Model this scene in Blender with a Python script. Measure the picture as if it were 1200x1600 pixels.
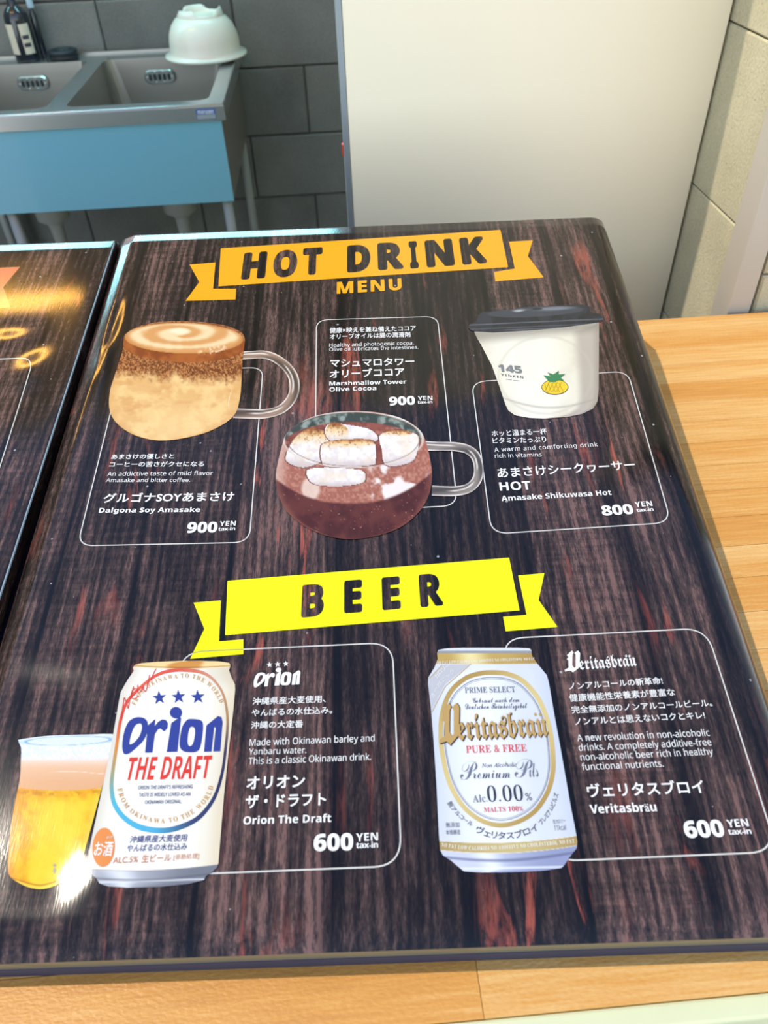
import bpy, bmesh, math, random
import numpy as np
from mathutils import Matrix, Vector
from mathutils.geometry import tessellate_polygon

D = bpy.data
SC = bpy.context.scene
COL = SC.collection
for _o in list(D.objects):
    D.objects.remove(_o)

# ------------------------------------------------------------------ camera
ZC = 0.85                       # height of the counter top above the floor
CAMH = 0.55                     # camera above the counter top
FPX = 1202.0
CR = np.array([[0.99676281, 0.07235898, -0.03504394],
               [-0.07452754, 0.66807975, -0.74034795],
               [-0.03015868, 0.74056304, 0.67130979]])
CP = np.array([0.0, 0.0, CAMH])
cam_d = D.cameras.new('camera')
cam_d.sensor_fit = 'VERTICAL'; cam_d.sensor_height = 36.0
cam_d.lens = FPX / 1600.0 * 36.0
cam_d.clip_start = 0.02; cam_d.clip_end = 200
cam_d.dof.use_dof = True; cam_d.dof.focus_distance = 0.72; cam_d.dof.aperture_fstop = 8.5
cam = D.objects.new('camera', cam_d); COL.objects.link(cam)
M = Matrix([list(r) for r in CR]).to_4x4()
M.translation = (0, 0, ZC + CAMH)
cam.matrix_world = M
SC.camera = cam

# ------------------------------------------------------------------ light
SC.view_settings.view_transform = 'Standard'
SC.view_settings.look = 'None'
SC.view_settings.gamma = 1.0
SC.view_settings.use_curve_mapping = False
SC.view_settings.exposure = 0.0
SUN_S = 3.15
SKY_S = 1.28
wd = D.worlds.new('sky'); SC.world = wd; wd.use_nodes = True
wn = wd.node_tree; bg = wn.nodes['Background']
tc = wn.nodes.new('ShaderNodeTexCoord'); sx = wn.nodes.new('ShaderNodeSeparateXYZ')
rp = wn.nodes.new('ShaderNodeValToRGB')
wn.links.new(tc.outputs['Generated'], sx.inputs[0]); wn.links.new(sx.outputs[2], rp.inputs[0])
rp.color_ramp.elements[0].position = 0.0; rp.color_ramp.elements[0].color = (1.75, 2.05, 2.15, 1)
rp.color_ramp.elements[1].position = 1.0; rp.color_ramp.elements[1].color = (0.22, 0.32, 0.60, 1)
_e = rp.color_ramp.elements.new(0.40); _e.color = (0.95, 1.12, 1.25, 1)
_e = rp.color_ramp.elements.new(0.72); _e.color = (0.36, 0.54, 0.95, 1)
wn.links.new(rp.outputs[0], bg.inputs[0]); bg.inputs[1].default_value = SKY_S
sun_d = D.lights.new('sun', 'SUN'); sun_d.energy = SUN_S; sun_d.color = (1.0, 0.90, 0.74); sun_d.angle = math.radians(0.6)
sun = D.objects.new('sun', sun_d); COL.objects.link(sun)
SUNV = Vector((-0.56, 0.07, 1.0)).normalized()
kl_d = D.lights.new('added_fill_light', 'AREA'); kl_d.shape = 'RECTANGLE'; kl_d.size = 2.0; kl_d.size_y = 0.10; kl_d.energy = 17; kl_d.color = (0.30, 0.92, 1.0)  # unseen light, added to brighten the room and streak the film's edges
kl = D.objects.new('added_fill_light', kl_d); COL.objects.link(kl); kl.location = (-1.02, 2.66, ZC + 1.12); kl.rotation_euler = (math.radians(-40), 0, 0)
sun.rotation_euler = SUNV.to_track_quat('Z', 'Y').to_euler(); sun.location = SUNV * 6
# warm tube lamp of the kitchen ceiling (reflected in the laminated film)
# its emitting geometry is built in build_lamp()

# ------------------------------------------------------------------ colour and materials
def lin(c):
    c = np.asarray(c, float) / 255.0
    return np.where(c <= 0.04045, c / 12.92, ((c + 0.055) / 1.055) ** 2.4)

def lc(r, g, b, k=1.0):
    v = lin((r, g, b)) * k
    return (float(v[0]), float(v[1]), float(v[2]), 1.0)

def newmat(name):
    m = D.materials.new(name); m.use_nodes = True
    return m, m.node_tree, m.node_tree.nodes['Principled BSDF']

def plain(name, col, rough=0.5, metal=0.0, spec=0.5, noise=0.0, nscale=20.0, bump=0.0, coat=0.0, stretch=(1, 1, 1)):
    m, t, p = newmat(name)
    p.inputs['Roughness'].default_value = rough
    p.inputs['Metallic'].default_value = metal
    p.inputs['Specular IOR Level'].default_value = spec
    p.inputs['Coat Weight'].default_value = coat
    c = t.nodes.new('ShaderNodeTexCoord'); mp = t.nodes.new('ShaderNodeMapping')
    mp.inputs['Scale'].default_value = stretch
    n = t.nodes.new('ShaderNodeTexNoise'); n.inputs['Scale'].default_value = nscale; n.inputs['Detail'].default_value = 6
    t.links.new(c.outputs['Object'], mp.inputs[0]); t.links.new(mp.outputs[0], n.inputs['Vector'])
    mx = t.nodes.new('ShaderNodeMix'); mx.data_type = 'RGBA'
    mx.inputs[6].default_value = tuple(max(0, v * (1 - noise)) for v in col[:3]) + (1,)
    mx.inputs[7].default_value = tuple(min(1, v * (1 + noise)) for v in col[:3]) + (1,)
    t.links.new(n.outputs['Fac'], mx.inputs[0]); t.links.new(mx.outputs[2], p.inputs['Base Color'])
    if bump:
        b = t.nodes.new('ShaderNodeBump'); b.inputs['Distance'].default_value = bump; b.inputs['Strength'].default_value = 1.0
        t.links.new(n.outputs['Fac'], b.inputs['Height']); t.links.new(b.outputs[0], p.inputs['Normal'])
    return m

# the film of the menu is laminated: shallow waves, fine scratches; one relief shared by all its inks
def relief(name, waves):
    g = D.node_groups.new(name, 'ShaderNodeTree')
    g.interface.new_socket('Normal', in_out='OUTPUT', socket_type='NodeSocketVector')
    N = g.nodes; L = g.links
    out = N.new('NodeGroupOutput'); c = N.new('ShaderNodeTexCoord'); s = N.new('ShaderNodeSeparateXYZ')
    L.new(c.outputs['Object'], s.inputs[0])
    def mt(op, a, b=None, cc=None):
        n = N.new('ShaderNodeMath'); n.operation = op
        for i, v in enumerate((a, b, cc)):
            if v is None: continue
            if isinstance(v, (int, float)): n.inputs[i].default_value = v
            else: L.new(v, n.inputs[i])
        return n.outputs[0]
    tot = None
    for (u0, v0, su, sv, ku, kv, kc) in waves:
        du = mt('SUBTRACT', s.outputs[0], u0); dv = mt('SUBTRACT', s.outputs[1], v0)
        a = mt('MULTIPLY', du, 1 / su); b = mt('MULTIPLY', dv, 1 / sv)
        r2 = mt('ADD', mt('MULTIPLY', a, a), mt('MULTIPLY', b, b))
        e = mt('EXPONENT', mt('MULTIPLY', r2, -0.5))
        h = mt('ADD', mt('ADD', mt('MULTIPLY', du, ku), mt('MULTIPLY', dv, kv)), kc)
        h = mt('MULTIPLY', h, e)
        tot = h if tot is None else mt('ADD', tot, h)
    n = N.new('ShaderNodeTexNoise'); n.inputs['Scale'].default_value = 7.0; n.inputs['Detail'].default_value = 1.0
    L.new(c.outputs['Object'], n.inputs['Vector'])
    tot = mt('ADD', tot, mt('MULTIPLY', n.outputs['Fac'], 0.0012))
    mp = N.new('ShaderNodeMapping'); mp.inputs['Scale'].default_value = (1.0, 0.12, 1.0)
    n2 = N.new('ShaderNodeTexNoise'); n2.inputs['Scale'].default_value = 900.0; n2.inputs['Detail'].default_value = 2.0
    L.new(c.outputs['Object'], mp.inputs[0]); L.new(mp.outputs[0], n2.inputs['Vector'])
    tot = mt('ADD', tot, mt('MULTIPLY', n2.outputs['Fac'], 0.00003))
    b = N.new('ShaderNodeBump'); b.inputs['Strength'].default_value = 1.0; b.inputs['Distance'].default_value = 1.0
    L.new(tot, b.inputs['Height']); L.new(b.outputs[0], out.inputs[0])
    return g

REL_R = relief('film_waves', [(-0.196, 0.048, 0.016, 0.013, 0.080, -0.004, 0.0),
                              (-0.235, 0.190, 0.040, 0.016, 0.025, 0.070, 0.0),
                              (-0.272, 0.560, 0.004, 0.035, 0.050, -0.050, 0.0)])
REL_L = relief('film_waves_neighbour', [(0.245, 0.545, 0.013, 0.022, 0.01, -0.075, 0.0), (0.215, 0.585, 0.02, 0.012, 0.0, -0.05, 0.0)])

def film_setup(t, p, rel, rough=0.55):
    p.inputs['Roughness'].default_value = rough
    p.inputs['Specular IOR Level'].default_value = 0.0
    p.inputs['Coat Weight'].default_value = 1.0
    p.inputs['Coat Roughness'].default_value = 0.10
    p.inputs['Coat IOR'].default_value = 1.45
    gn = t.nodes.new('ShaderNodeGroup'); gn.node_tree = rel
    t.links.new(gn.outputs[0], p.inputs['Normal']); t.links.new(gn.outputs[0], p.inputs['Coat Normal'])

INKS = {}
PK = 0.72                        # ink reflectance per photographed value
def ink(rgb, rel=None, name='ink'):
    key = (tuple(rgb), id(rel))
    if key in INKS: return INKS[key]
    m, t, p = newmat(name)
    film_setup(t, p, rel or REL_R)
    c = t.nodes.new('ShaderNodeRGB'); c.outputs[0].default_value = lc(*rgb, PK)
    t.links.new(c.outputs[0], p.inputs['Base Color'])
    INKS[key] = m
    return m

mpic, t, p = newmat('printed_picture')
film_setup(t, p, REL_R)
a = t.nodes.new('ShaderNodeAttribute'); a.attribute_name = 'Col'
t.links.new(a.outputs['Color'], p.inputs['Base Color'])

def wood_print(name, rel, seams, off):
    m, t, p = newmat(name)
    film_setup(t, p, rel)
    N = t.nodes; L = t.links
    c = N.new('ShaderNodeTexCoord'); s = N.new('ShaderNodeSeparateXYZ'); L.new(c.outputs['Object'], s.inputs[0])
    def mt(op, a, b=None, cc=None, clamp=False):
        n = N.new('ShaderNodeMath'); n.operation = op; n.use_clamp = clamp
        for i, v in enumerate((a, b, cc)):
            if v is None: continue
            if isinstance(v, (int, float)): n.inputs[i].default_value = v
            else: L.new(v, n.inputs[i])
        return n.outputs[0]
    un = mt('MULTIPLY_ADD', s.outputs[0], 1 / 0.68, 0.5)
    # plank index -> random values
    r = N.new('ShaderNodeValToRGB'); r.color_ramp.interpolation = 'CONSTANT'
    rnd = random.Random(5 + off)
    el = r.color_ramp.elements
    el[0].position = 0.0; el[0].color = (rnd.random(), rnd.random(), rnd.random(), 1)
    el.remove(el[1])
    for sm in seams:
        e = el.new(sm / 0.68 + 0.5); e.color = (rnd.random(), rnd.random(), rnd.random(), 1)
    L.new(un, r.inputs[0])
    rs = N.new('ShaderNodeSeparateColor'); L.new(r.outputs[0], rs.inputs[0])
    # dark gaps between planks
    wob = N.new('ShaderNodeTexNoise'); wob.inputs['Scale'].default_value = 9; L.new(c.outputs['Object'], wob.inputs['Vector'])
    uw = mt('ADD', un, mt('MULTIPLY', mt('SUBTRACT', wob.outputs['Fac'], 0.5), 0.012))
    g = N.new('ShaderNodeValToRGB'); ge = g.color_ramp.elements; ge[0].color = (1, 1, 1, 1); ge[0].position = 0; ge[1].position = 1; ge[1].color = (1, 1, 1, 1)
    for sm in seams:
        w = 0.006 + 0.010 * rnd.random()
        x = sm / 0.68 + 0.5
        for dx, v in ((-w, 1.0), (0.0, 0.06)):
            e = ge.new(x + dx); e.color = (v, v, v, 1)
        e = ge.new(x + w); e.color = (1, 1, 1, 1)
    L.new(uw, g.inputs[0])
    # grain
    off_v = N.new('ShaderNodeCombineXYZ'); L.new(mt('MULTIPLY', rs.outputs[0], 7.0), off_v.inputs[0]); L.new(mt('MULTIPLY', rs.outputs[1], 5.0), off_v.inputs[1])
    va = N.new('ShaderNodeVectorMath'); va.operation = 'ADD'; L.new(c.outputs['Object'], va.inputs[0]); L.new(off_v.outputs[0], va.inputs[1])
    def nz(scale, sc, det=6, rough=0.6, dist=0.0):
        mp = N.new('ShaderNodeMapping'); mp.inputs['Scale'].default_value = sc
        n = N.new('ShaderNodeTexNoise'); n.inputs['Scale'].default_value = scale; n.inputs['Detail'].default_value = det
        n.inputs['Roughness'].default_value = rough; n.inputs['Distortion'].default_value = dist
        L.new(va.outputs[0], mp.inputs[0]); L.new(mp.outputs[0], n.inputs['Vector'])
        return n.outputs['Fac']
    big = nz(34, (1, 0.11, 1), 7, 0.72, 1.0)
    fine = nz(300, (1, 0.06, 1), 6, 0.75, 0.5)
    rings = N.new('ShaderNodeTexWave'); rings.bands_direction = 'X'; rings.inputs['Scale'].default_value = 38
    rings.inputs['Distortion'].default_value = 9; rings.inputs['Detail'].default_value = 3; rings.inputs['Detail Scale'].default_value = 0.9
    mp = N.new('ShaderNodeMapping'); mp.inputs['Scale'].default_value = (1, 0.10, 1)
    L.new(va.outputs[0], mp.inputs[0]); L.new(mp.outputs[0], rings.inputs['Vector'])
    cross = nz(200, (0.10, 1, 1), 5, 0.7)          # sawn marks across some planks
    crossw = mt('MULTIPLY', mt('GREATER_THAN', rs.outputs[2], 0.55), 0.22)
    finer = nz(750, (1, 0.18, 1), 4, 0.8, 0.2); patchy = nz(13, (1, 0.45, 1), 8, 0.72, 1.4)
    tone = mt('MULTIPLY', big, 0.50)
    tone = mt('ADD', tone, mt('MULTIPLY', fine, 0.46))
    tone = mt('ADD', tone, mt('MULTIPLY', finer, 0.42))
    tone = mt('ADD', tone, mt('MULTIPLY', patchy, 0.30))
    tone = mt('ADD', tone, mt('MULTIPLY', mt('SUBTRACT', rings.outputs['Fac'], 0.5), 0.09))
    tone = mt('ADD', tone, mt('MULTIPLY', mt('SUBTRACT', cross, 0.5), crossw))
    tone = mt('ADD', tone, mt('MULTIPLY', mt('SUBTRACT', rs.outputs[1], 0.5), 0.14))
    cr = N.new('ShaderNodeValToRGB'); ce = cr.color_ramp.elements
    ce[0].position = 0.66; ce[0].color = lc(12, 8, 8, 1)
    ce[1].position = 1.06 - 0.06; ce[1].color = lc(108, 80, 74, 1)
    for pos, col in ((0.75, (22, 15, 14)), (0.84, (42, 31, 28)), (0.93, (70, 54, 49))):
        e = ce.new(pos); e.color = lc(*col)
    L.new(tone, cr.inputs[0])
    # worn reddish streaks
    m1 = nz(26, (1, 0.13, 1), 6, 0.6, 1.6); m2 = nz(260, (1, 0.10, 1), 5, 0.75)
    m3 = nz(5.5, (1, 0.7, 1), 2, 0.5)
    red = mt('MULTIPLY', mt('MULTIPLY_ADD', m1, 16.0, -9.1, clamp=True), mt('MULTIPLY_ADD', m2, 6.0, -2.3, clamp=True))
    red = mt('MULTIPLY', red, mt('MULTIPLY_ADD', m3, 6.0, -2.95, clamp=True))
    mx = N.new('ShaderNodeMix'); mx.data_type = 'RGBA'; mx.inputs[7].default_value = lc(160, 80, 64)
    L.new(red, mx.inputs[0]); L.new(cr.outputs[0], mx.inputs[6])
    ml = N.new('ShaderNodeMix'); ml.data_type = 'RGBA'; ml.blend_type = 'MULTIPLY'; ml.inputs[0].default_value = 1.0
    L.new(mx.outputs[2], ml.inputs[6]); L.new(g.outputs[0], ml.inputs[7])
    # small scuffs and specks of dust
    vo = N.new('ShaderNodeTexVoronoi'); vo.inputs['Scale'].default_value = 95
    L.new(c.outputs['Object'], vo.inputs['Vector'])
    sp = N.new('ShaderNodeSeparateColor'); L.new(vo.outputs['Color'], sp.inputs[0])
    patch = N.new('ShaderNodeTexNoise'); patch.inputs['Scale'].default_value = 6; L.new(c.outputs['Object'], patch.inputs['Vector'])
    spk = mt('MULTIPLY', mt('LESS_THAN', vo.outputs['Distance'], mt('MULTIPLY', sp.outputs[1], 0.13)), mt('GREATER_THAN', mt('ADD', sp.outputs[0], mt('MULTIPLY', patch.outputs['Fac'], 0.5)), 1.12))
    m5 = N.new('ShaderNodeMix'); m5.data_type = 'RGBA'; m5.inputs[7].default_value = lc(190, 190, 200, 0.8)
    L.new(mt('MULTIPLY', spk, 0.6), m5.inputs[0]); L.new(ml.outputs[2], m5.inputs[6])
    L.new(m5.outputs[2], p.inputs['Base Color'])
    return m

# ------------------------------------------------------------------ mesh helpers
def prop(o, label=None, cat=None, group=None, kind=None):
    if label: o['label'] = label
    if cat: o['category'] = cat
    if group: o['group'] = group
    if kind: o['kind'] = kind
    return o

def empty(name, loc=(0, 0, 0), rz=0.0, **k):
    o = D.objects.new(name, None); COL.objects.link(o); o.location = loc; o.rotation_euler = (0, 0, rz)
    o.empty_display_size = 0.05
    return prop(o, **k)

def link(name, me, mat, parent=None):
    o = D.objects.new(name, me); COL.objects.link(o)
    if mat is not None and not me.materials: me.materials.append(mat)
    if parent is not None: o.parent = parent
    return o

def mesh(name, v, f, mat, parent=None, smooth=False, cols=None):
    me = D.meshes.new(name)
    me.from_pydata([tuple(map(float, p)) for p in v], [], [tuple(map(int, q)) for q in f]); me.update()
    if smooth: me.polygons.foreach_set('use_smooth', [True] * len(me.polygons))
    if cols is not None:
        at = me.color_attributes.new('Col', 'FLOAT_COLOR', 'POINT')
        at.data.foreach_set('color', np.hstack([cols, np.ones((len(cols), 1))]).astype(np.float32).ravel())
    return link(name, me, mat, parent)

def bm_obj(name, bm, mat, parent=None, smooth=False):
    me = D.meshes.new(name); bmesh.ops.recalc_face_normals(bm, faces=bm.faces); bm.to_mesh(me); bm.free()
    if smooth: me.polygons.foreach_set('use_smooth', [True] * len(me.polygons))
    return link(name, me, mat, parent)

def add_box(bm, x0, x1, y0, y1, z0, z1, bev=0.0, seg=2):
    r = bmesh.ops.create_cube(bm, size=1.0)
    vs = r['verts']
    for v in vs:
        v.co = Vector((x0 + (v.co.x + .5) * (x1 - x0), y0 + (v.co.y + .5) * (y1 - y0), z0 + (v.co.z + .5) * (z1 - z0)))
    if bev:
        es = list({e for v in vs for e in v.link_edges})
        bmesh.ops.bevel(bm, geom=es, offset=bev, segments=seg, affect='EDGES', profile=0.5)

def box(name, x0, x1, y0, y1, z0, z1, mat, parent=None, bev=0.0, seg=2):
    bm = bmesh.new(); add_box(bm, x0, x1, y0, y1, z0, z1, bev, seg)
    return bm_obj(name, bm, mat, parent)

def lathe(name, prof, mat, parent=None, n=48, loc=(0, 0, 0), fn=None, cap=True):
    v = []; f = []
    for i, (r, z) in enumerate(prof):
        for k in range(n):
            a = 2 * math.pi * k / n
            rr, zz = (r, z) if fn is None else fn(i, r, z, a)
            v.append((loc[0] + rr * math.cos(a), loc[1] + rr * math.sin(a), loc[2] + zz))
    for i in range(len(prof) - 1):
        for k in range(n):
            f.append((i * n + k, i * n + (k + 1) % n, (i + 1) * n + (k + 1) % n, (i + 1) * n + k))
    if cap:
        f.append(tuple(range(n))[::-1]); f.append(tuple((len(prof) - 1) * n + k for k in range(n)))
    return mesh(name, v, f, mat, parent, smooth=True)

def tube(name, pts, r, mat, parent=None, n=12):
    pts = [Vector(p) for p in pts]; v = []; f = []
    for i, p in enumerate(pts):
        d = (pts[min(i + 1, len(pts) - 1)] - pts[max(i - 1, 0)]).normalized()
        a = d.orthogonal().normalized() if i == 0 else (a - d * a.dot(d)).normalized()
        b = d.cross(a)
        for k in range(n):
            t_ = 2 * math.pi * k / n
            v.append(p + (a * math.cos(t_) + b * math.sin(t_)) * r)
    for i in range(len(pts) - 1):
        for k in range(n):
            f.append((i * n + k, i * n + (k + 1) % n, (i + 1) * n + (k + 1) % n, (i + 1) * n + k))
    f.append(tuple(range(n))[::-1]); f.append(tuple((len(pts) - 1) * n + k for k in range(n)))
    return mesh(name, v, f, mat, parent, smooth=True)

# ------------------------------------------------------------------ photo geometry -> board plane
TILT = math.radians(11.1026); YAW = math.radians(3.01671)
H0 = 0.042                                      # height of the board's front lip
_g = np.array([math.sin(YAW) * math.cos(TILT), math.cos(YAW) * math.cos(TILT), math.sin(TILT)])
BU = np.array([math.cos(YAW), -math.sin(YAW), 0.0]); BV = _g; BN = np.cross(BU, BV)
P0 = np.array([-0.00285, 0.16744, H0])

def rays(px):
    px = np.atleast_2d(np.asarray(px, float))
    c = np.stack([(px[:, 0] - 600) / FPX, -(px[:, 1] - 800) / FPX, -np.ones(len(px))], 1)
    return c @ CR.T

def uv(px):
    r = rays(px); s = ((P0 - CP) @ BN) / (r @ BN)
    p = CP + r * s[:, None] - P0
    return np.stack([p @ BU, p @ BV], 1)

# film outline and height over the board plane (rolled edges)
FU0, FU1, FV1 = -0.2965, 0.2875, 0.7640
def film_h(u, v, u0=FU0, u1=FU1, v1=FV1, rl=0.0065, rr=0.020, rt=0.006):
    u = np.asarray(u, float); v = np.asarray(v, float)
    a = np.clip((rl - (u - u0)) / rl, 0, 1); b = np.clip((rr - (u1 - u)) / rr, 0, 1); c = np.clip((rt - (v1 - v)) / rt, 0, 1)
    q = np.clip(a ** 2 + b ** 2 + c ** 2, 0, 1)
    w = (a * rl + b * rr + c * rt) / np.maximum(a + b + c, 1e-9)
    h = -w * (1 - np.sqrt(1 - q))
    d = np.clip(1 - v / 0.026, 0, 1)
    def facet(x, sl, k=0.003):
        x = np.maximum(x, 0); return sl * np.where(x > k, x - k / 2, x * x / (2 * k))
    h = h - facet(0.0195 - (u - u0), 0.33) - facet(0.024 - (v1 - v), 0.135)
    return h - 0.0050 * d ** 2

def place(uvp, layer):
    z = film_h(uvp[:, 0], uvp[:, 1]) + 0.00012 * layer
    return np.column_stack([uvp, z])

FILM = None
def decal(name, px, faces, mat, layer, cols=None, parent=None, label=None):
    o = mesh(name, place(uv(px), layer), faces, mat, parent or FILM, cols=cols)
    if label: o['label'] = label
    return o

def orient(px, f):
    """faces wound so that they look up from the film"""
    out = []
    for q in f:
        a_, b_, c_ = px[q[0]], px[q[1]], px[q[2]]
        s = (b_[0] - a_[0]) * (c_[1] - a_[1]) - (b_[1] - a_[1]) * (c_[0] - a_[0])
        out.append(tuple(q) if s < 0 else tuple(q)[::-1])
    return out

def q_(ox, oy, s):
    return lambda pts: np.atleast_2d(np.asarray(pts, float)) / s + np.array([ox, oy])
QH = q_(270, 340, 1.905); QB = q_(270, 850, 1.905)
Q1 = q_(150, 480, 3.4286); Q2 = q_(430, 480, 3.4286); Q3 = q_(700, 460, 3.158)
QG = q_(0, 1100, 5.333); QC = q_(130, 1020, 4.212); QO = q_(370, 1000, 4.211); QV = q_(660, 1000, 4.212); QW = q_(860, 980, 3.529)

def crom(pts, closed=True, n=8):
    P = np.asarray(pts, float); m = len(P); out = []
    rng = range(m) if closed else range(m - 1)
    for i in rng:
        if closed: a_, b_, c_, d_ = P[i - 1], P[i], P[(i + 1) % m], P[(i + 2) % m]
        else: a_, b_, c_, d_ = P[max(i - 1, 0)], P[i], P[i + 1], P[min(i + 2, m - 1)]
        for k in range(n):
            t_ = k / n
            out.append(0.5 * ((2 * b_) + (c_ - a_) * t_ + (2 * a_ - 5 * b_ + 4 * c_ - d_) * t_ ** 2 + (-a_ + 3 * b_ - 3 * c_ + d_) * t_ ** 3))
    if not closed: out.append(P[-1])
    return np.array(out)

def fill(name, polys, mat, layer, label=None):
    """polys: closed px polylines, the first an outline, others holes or further outlines"""
    pts = [p for poly in polys for p in poly]
    tri = tessellate_polygon([[Vector((p[0], -p[1], 0)) for p in poly] for poly in polys])
    px = np.array(pts)
    return decal(name, px, orient(px, tri), mat, layer, label=label)

def fills(name, groups, mat, layer, label=None):
    P = []; F = []
    for polys in groups:
        tri = tessellate_polygon([[Vector((p[0], -p[1], 0)) for p in poly] for poly in polys])
        b0 = len(P); P += [p for poly in polys for p in poly]; F += [tuple(i + b0 for i in t_) for t_ in tri]
    px = np.array(P)
    return decal(name, px, orient(px, F), mat, layer, label=label)

def ribbon(name, pts, w, mat, layer, closed=False, colfn=None, na=2, label=None):
    P = np.asarray(pts, float); m = len(P)
    w = np.full(m, w) if np.isscalar(w) else np.interp(np.linspace(0, 1, m), np.linspace(0, 1, len(w)), w)
    if closed: d = np.roll(P, -1, 0) - np.roll(P, 1, 0)
    else: d = np.gradient(P, axis=0)
    d /= np.maximum(np.linalg.norm(d, axis=1)[:, None], 1e-9); nrm = np.stack([-d[:, 1], d[:, 0]], 1)
    tt = np.linspace(-0.5, 0.5, na)
    px = (P[:, None, :] + nrm[:, None, :] * (w[:, None] * tt)[:, :, None]).reshape(-1, 2)
    f = []
    for i in range(m if closed else m - 1):
        j = (i + 1) % m
        for k in range(na - 1):
            f.append((i * na + k, i * na + k + 1, j * na + k + 1, j * na + k))
    cols = None
    if colfn is not None:
        S, T = np.meshgrid(np.linspace(0, 1, m), tt, indexing='ij')
        cols = lin(np.clip(colfn(S.ravel(), T.ravel(), px), 0, 255)) * PK
        mat = mpic
    return decal(name, px, orient(px, f), mat, layer, cols=cols, label=label)

def multi_ribbon(name, lines, w, mat, layer, label=None):
    P = []; F = []
    for L_ in lines:
        L_ = np.asarray(L_, float); d = np.gradient(L_, axis=0); d /= np.maximum(np.linalg.norm(d, axis=1)[:, None], 1e-9)
        nr = np.stack([-d[:, 1], d[:, 0]], 1) * w / 2
        b0 = len(P)
        for a_, b_ in zip(L_ + nr, L_ - nr): P += [a_, b_]
        F += [(b0 + 2 * i, b0 + 2 * i + 1, b0 + 2 * i + 3, b0 + 2 * i + 2) for i in range(len(L_) - 1)]
    px = np.array(P)
    return decal(name, px, orient(px, F), mat, layer, label=label)

# ---- text
def alpha(s, up, lo, dg=None):
    o = ''
    for ch in s:
        if 'A' <= ch <= 'Z': o += chr(up + ord(ch) - 65)
        elif 'a' <= ch <= 'z': o += chr(lo + ord(ch) - 97)
        elif ch.isdigit() and dg: o += chr(dg + ord(ch) - 48)
        else: o += ch
    return o
def SB(s): return alpha(s, 0x1D5D4, 0x1D5EE, 0x1D7EC)      # sans bold
def SR(s): return alpha(s, 0x1D5A0, 0x1D5BA, 0x1D7E2)      # sans regular
def FB(s): return alpha(s, 0x1D400, 0x1D41A, 0x1D7CE)      # serif bold
def FI(s): return alpha(s, 0x1D434, 0x1D44E).replace(chr(0x1D455), '\u210e')   # serif italic
def GB(s): return alpha(s, 0x1D56C, 0x1D586)               # black letter
def KB(s): return alpha(s, 0x1D4D0, 0x1D4EA)               # script

def glyphs(s, off=0.0, spacing=1.0, res=3):
    c = D.curves.new('glyphs', 'FONT'); c.body = s; c.size = 1.0; c.offset = off; c.resolution_u = res; c.space_character = spacing
    o = D.objects.new('glyphs', c); COL.objects.link(o)
    dg = bpy.context.evaluated_depsgraph_get(); ev = o.evaluated_get(dg); me = ev.to_mesh()
    n = len(me.vertices); co = np.zeros(n * 3); me.vertices.foreach_get('co', co); co = co.reshape(-1, 3)[:, :2]
    f = [tuple(p.vertices) for p in me.polygons]
    ev.to_mesh_clear(); D.objects.remove(o); D.curves.remove(c)
    return co, f

VPD = np.array([545.0, -810.0])
def embolden(co, f, b):
    if not b: return co, f
    ds = [(b, 0), (-b, 0), (0, b), (0, -b)] + ([(b * .7, b * .7), (-b * .7, b * .7), (b * .7, -b * .7), (-b * .7, -b * .7)] if b > 0.015 else [])
    n = len(co)
    return np.vstack([co + np.array(d) for d in ds]), [tuple(i + n * k for i in q) for k in range(len(ds)) for q in f]

def sub_z(n, n0):
    return np.repeat(np.arange(n // n0), n0) * 1.15e-5

def T(name, s, p0, p1, h, rgb, layer, off=0.0, cjk=False, spacing=1.0, shear=0.0, mat=None, label=None, asc=None):
    """p0, p1: px of the two ends of the base line; h: px from base line up to the top of the tallest letter"""
    co, f = glyphs(s, 0.0 if (cjk or off > 0.0) else off, spacing)
    n0 = len(co)
    if cjk or off > 0.0: co, f = embolden(co, f, max(off, 0.0))
    p0 = np.asarray(p0, float).ravel(); p1 = np.asarray(p1, float).ravel()
    x0, x1 = co[:, 0].min(), co[:, 0].max(); yb = co[:, 1].min() if cjk else 0.0; yt = co[:, 1].max() if asc is None else asc
    up = VPD - p0; up /= np.linalg.norm(up)
    A, B, Cc = uv([p0, p1, p0 + up * h])
    a_ = (co[:, 0] - x0) / (x1 - x0); b_ = (co[:, 1] - yb) / (yt - yb)
    pl = A + a_[:, None] * (B - A) + b_[:, None] * (Cc - A) + (b_ * shear)[:, None] * (B - A) / np.linalg.norm(B - A) * np.linalg.norm(Cc - A)
    pv = place(pl, layer); pv[:, 2] += sub_z(len(co), n0)
    return_o = mesh(name, pv, f, mat or ink(rgb), FILM)
    if label: return_o['label'] = label
    return return_o

def Tq(q, s, a_, b_, h, rgb, layer=3, name='printed_text', **k):
    sc = np.linalg.norm(q([(0, 0)]) - q([(0, 1000)])) / 1000
    return T(name, s, q([a_]), q([b_]), h * sc, rgb, layer, **k)

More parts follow.
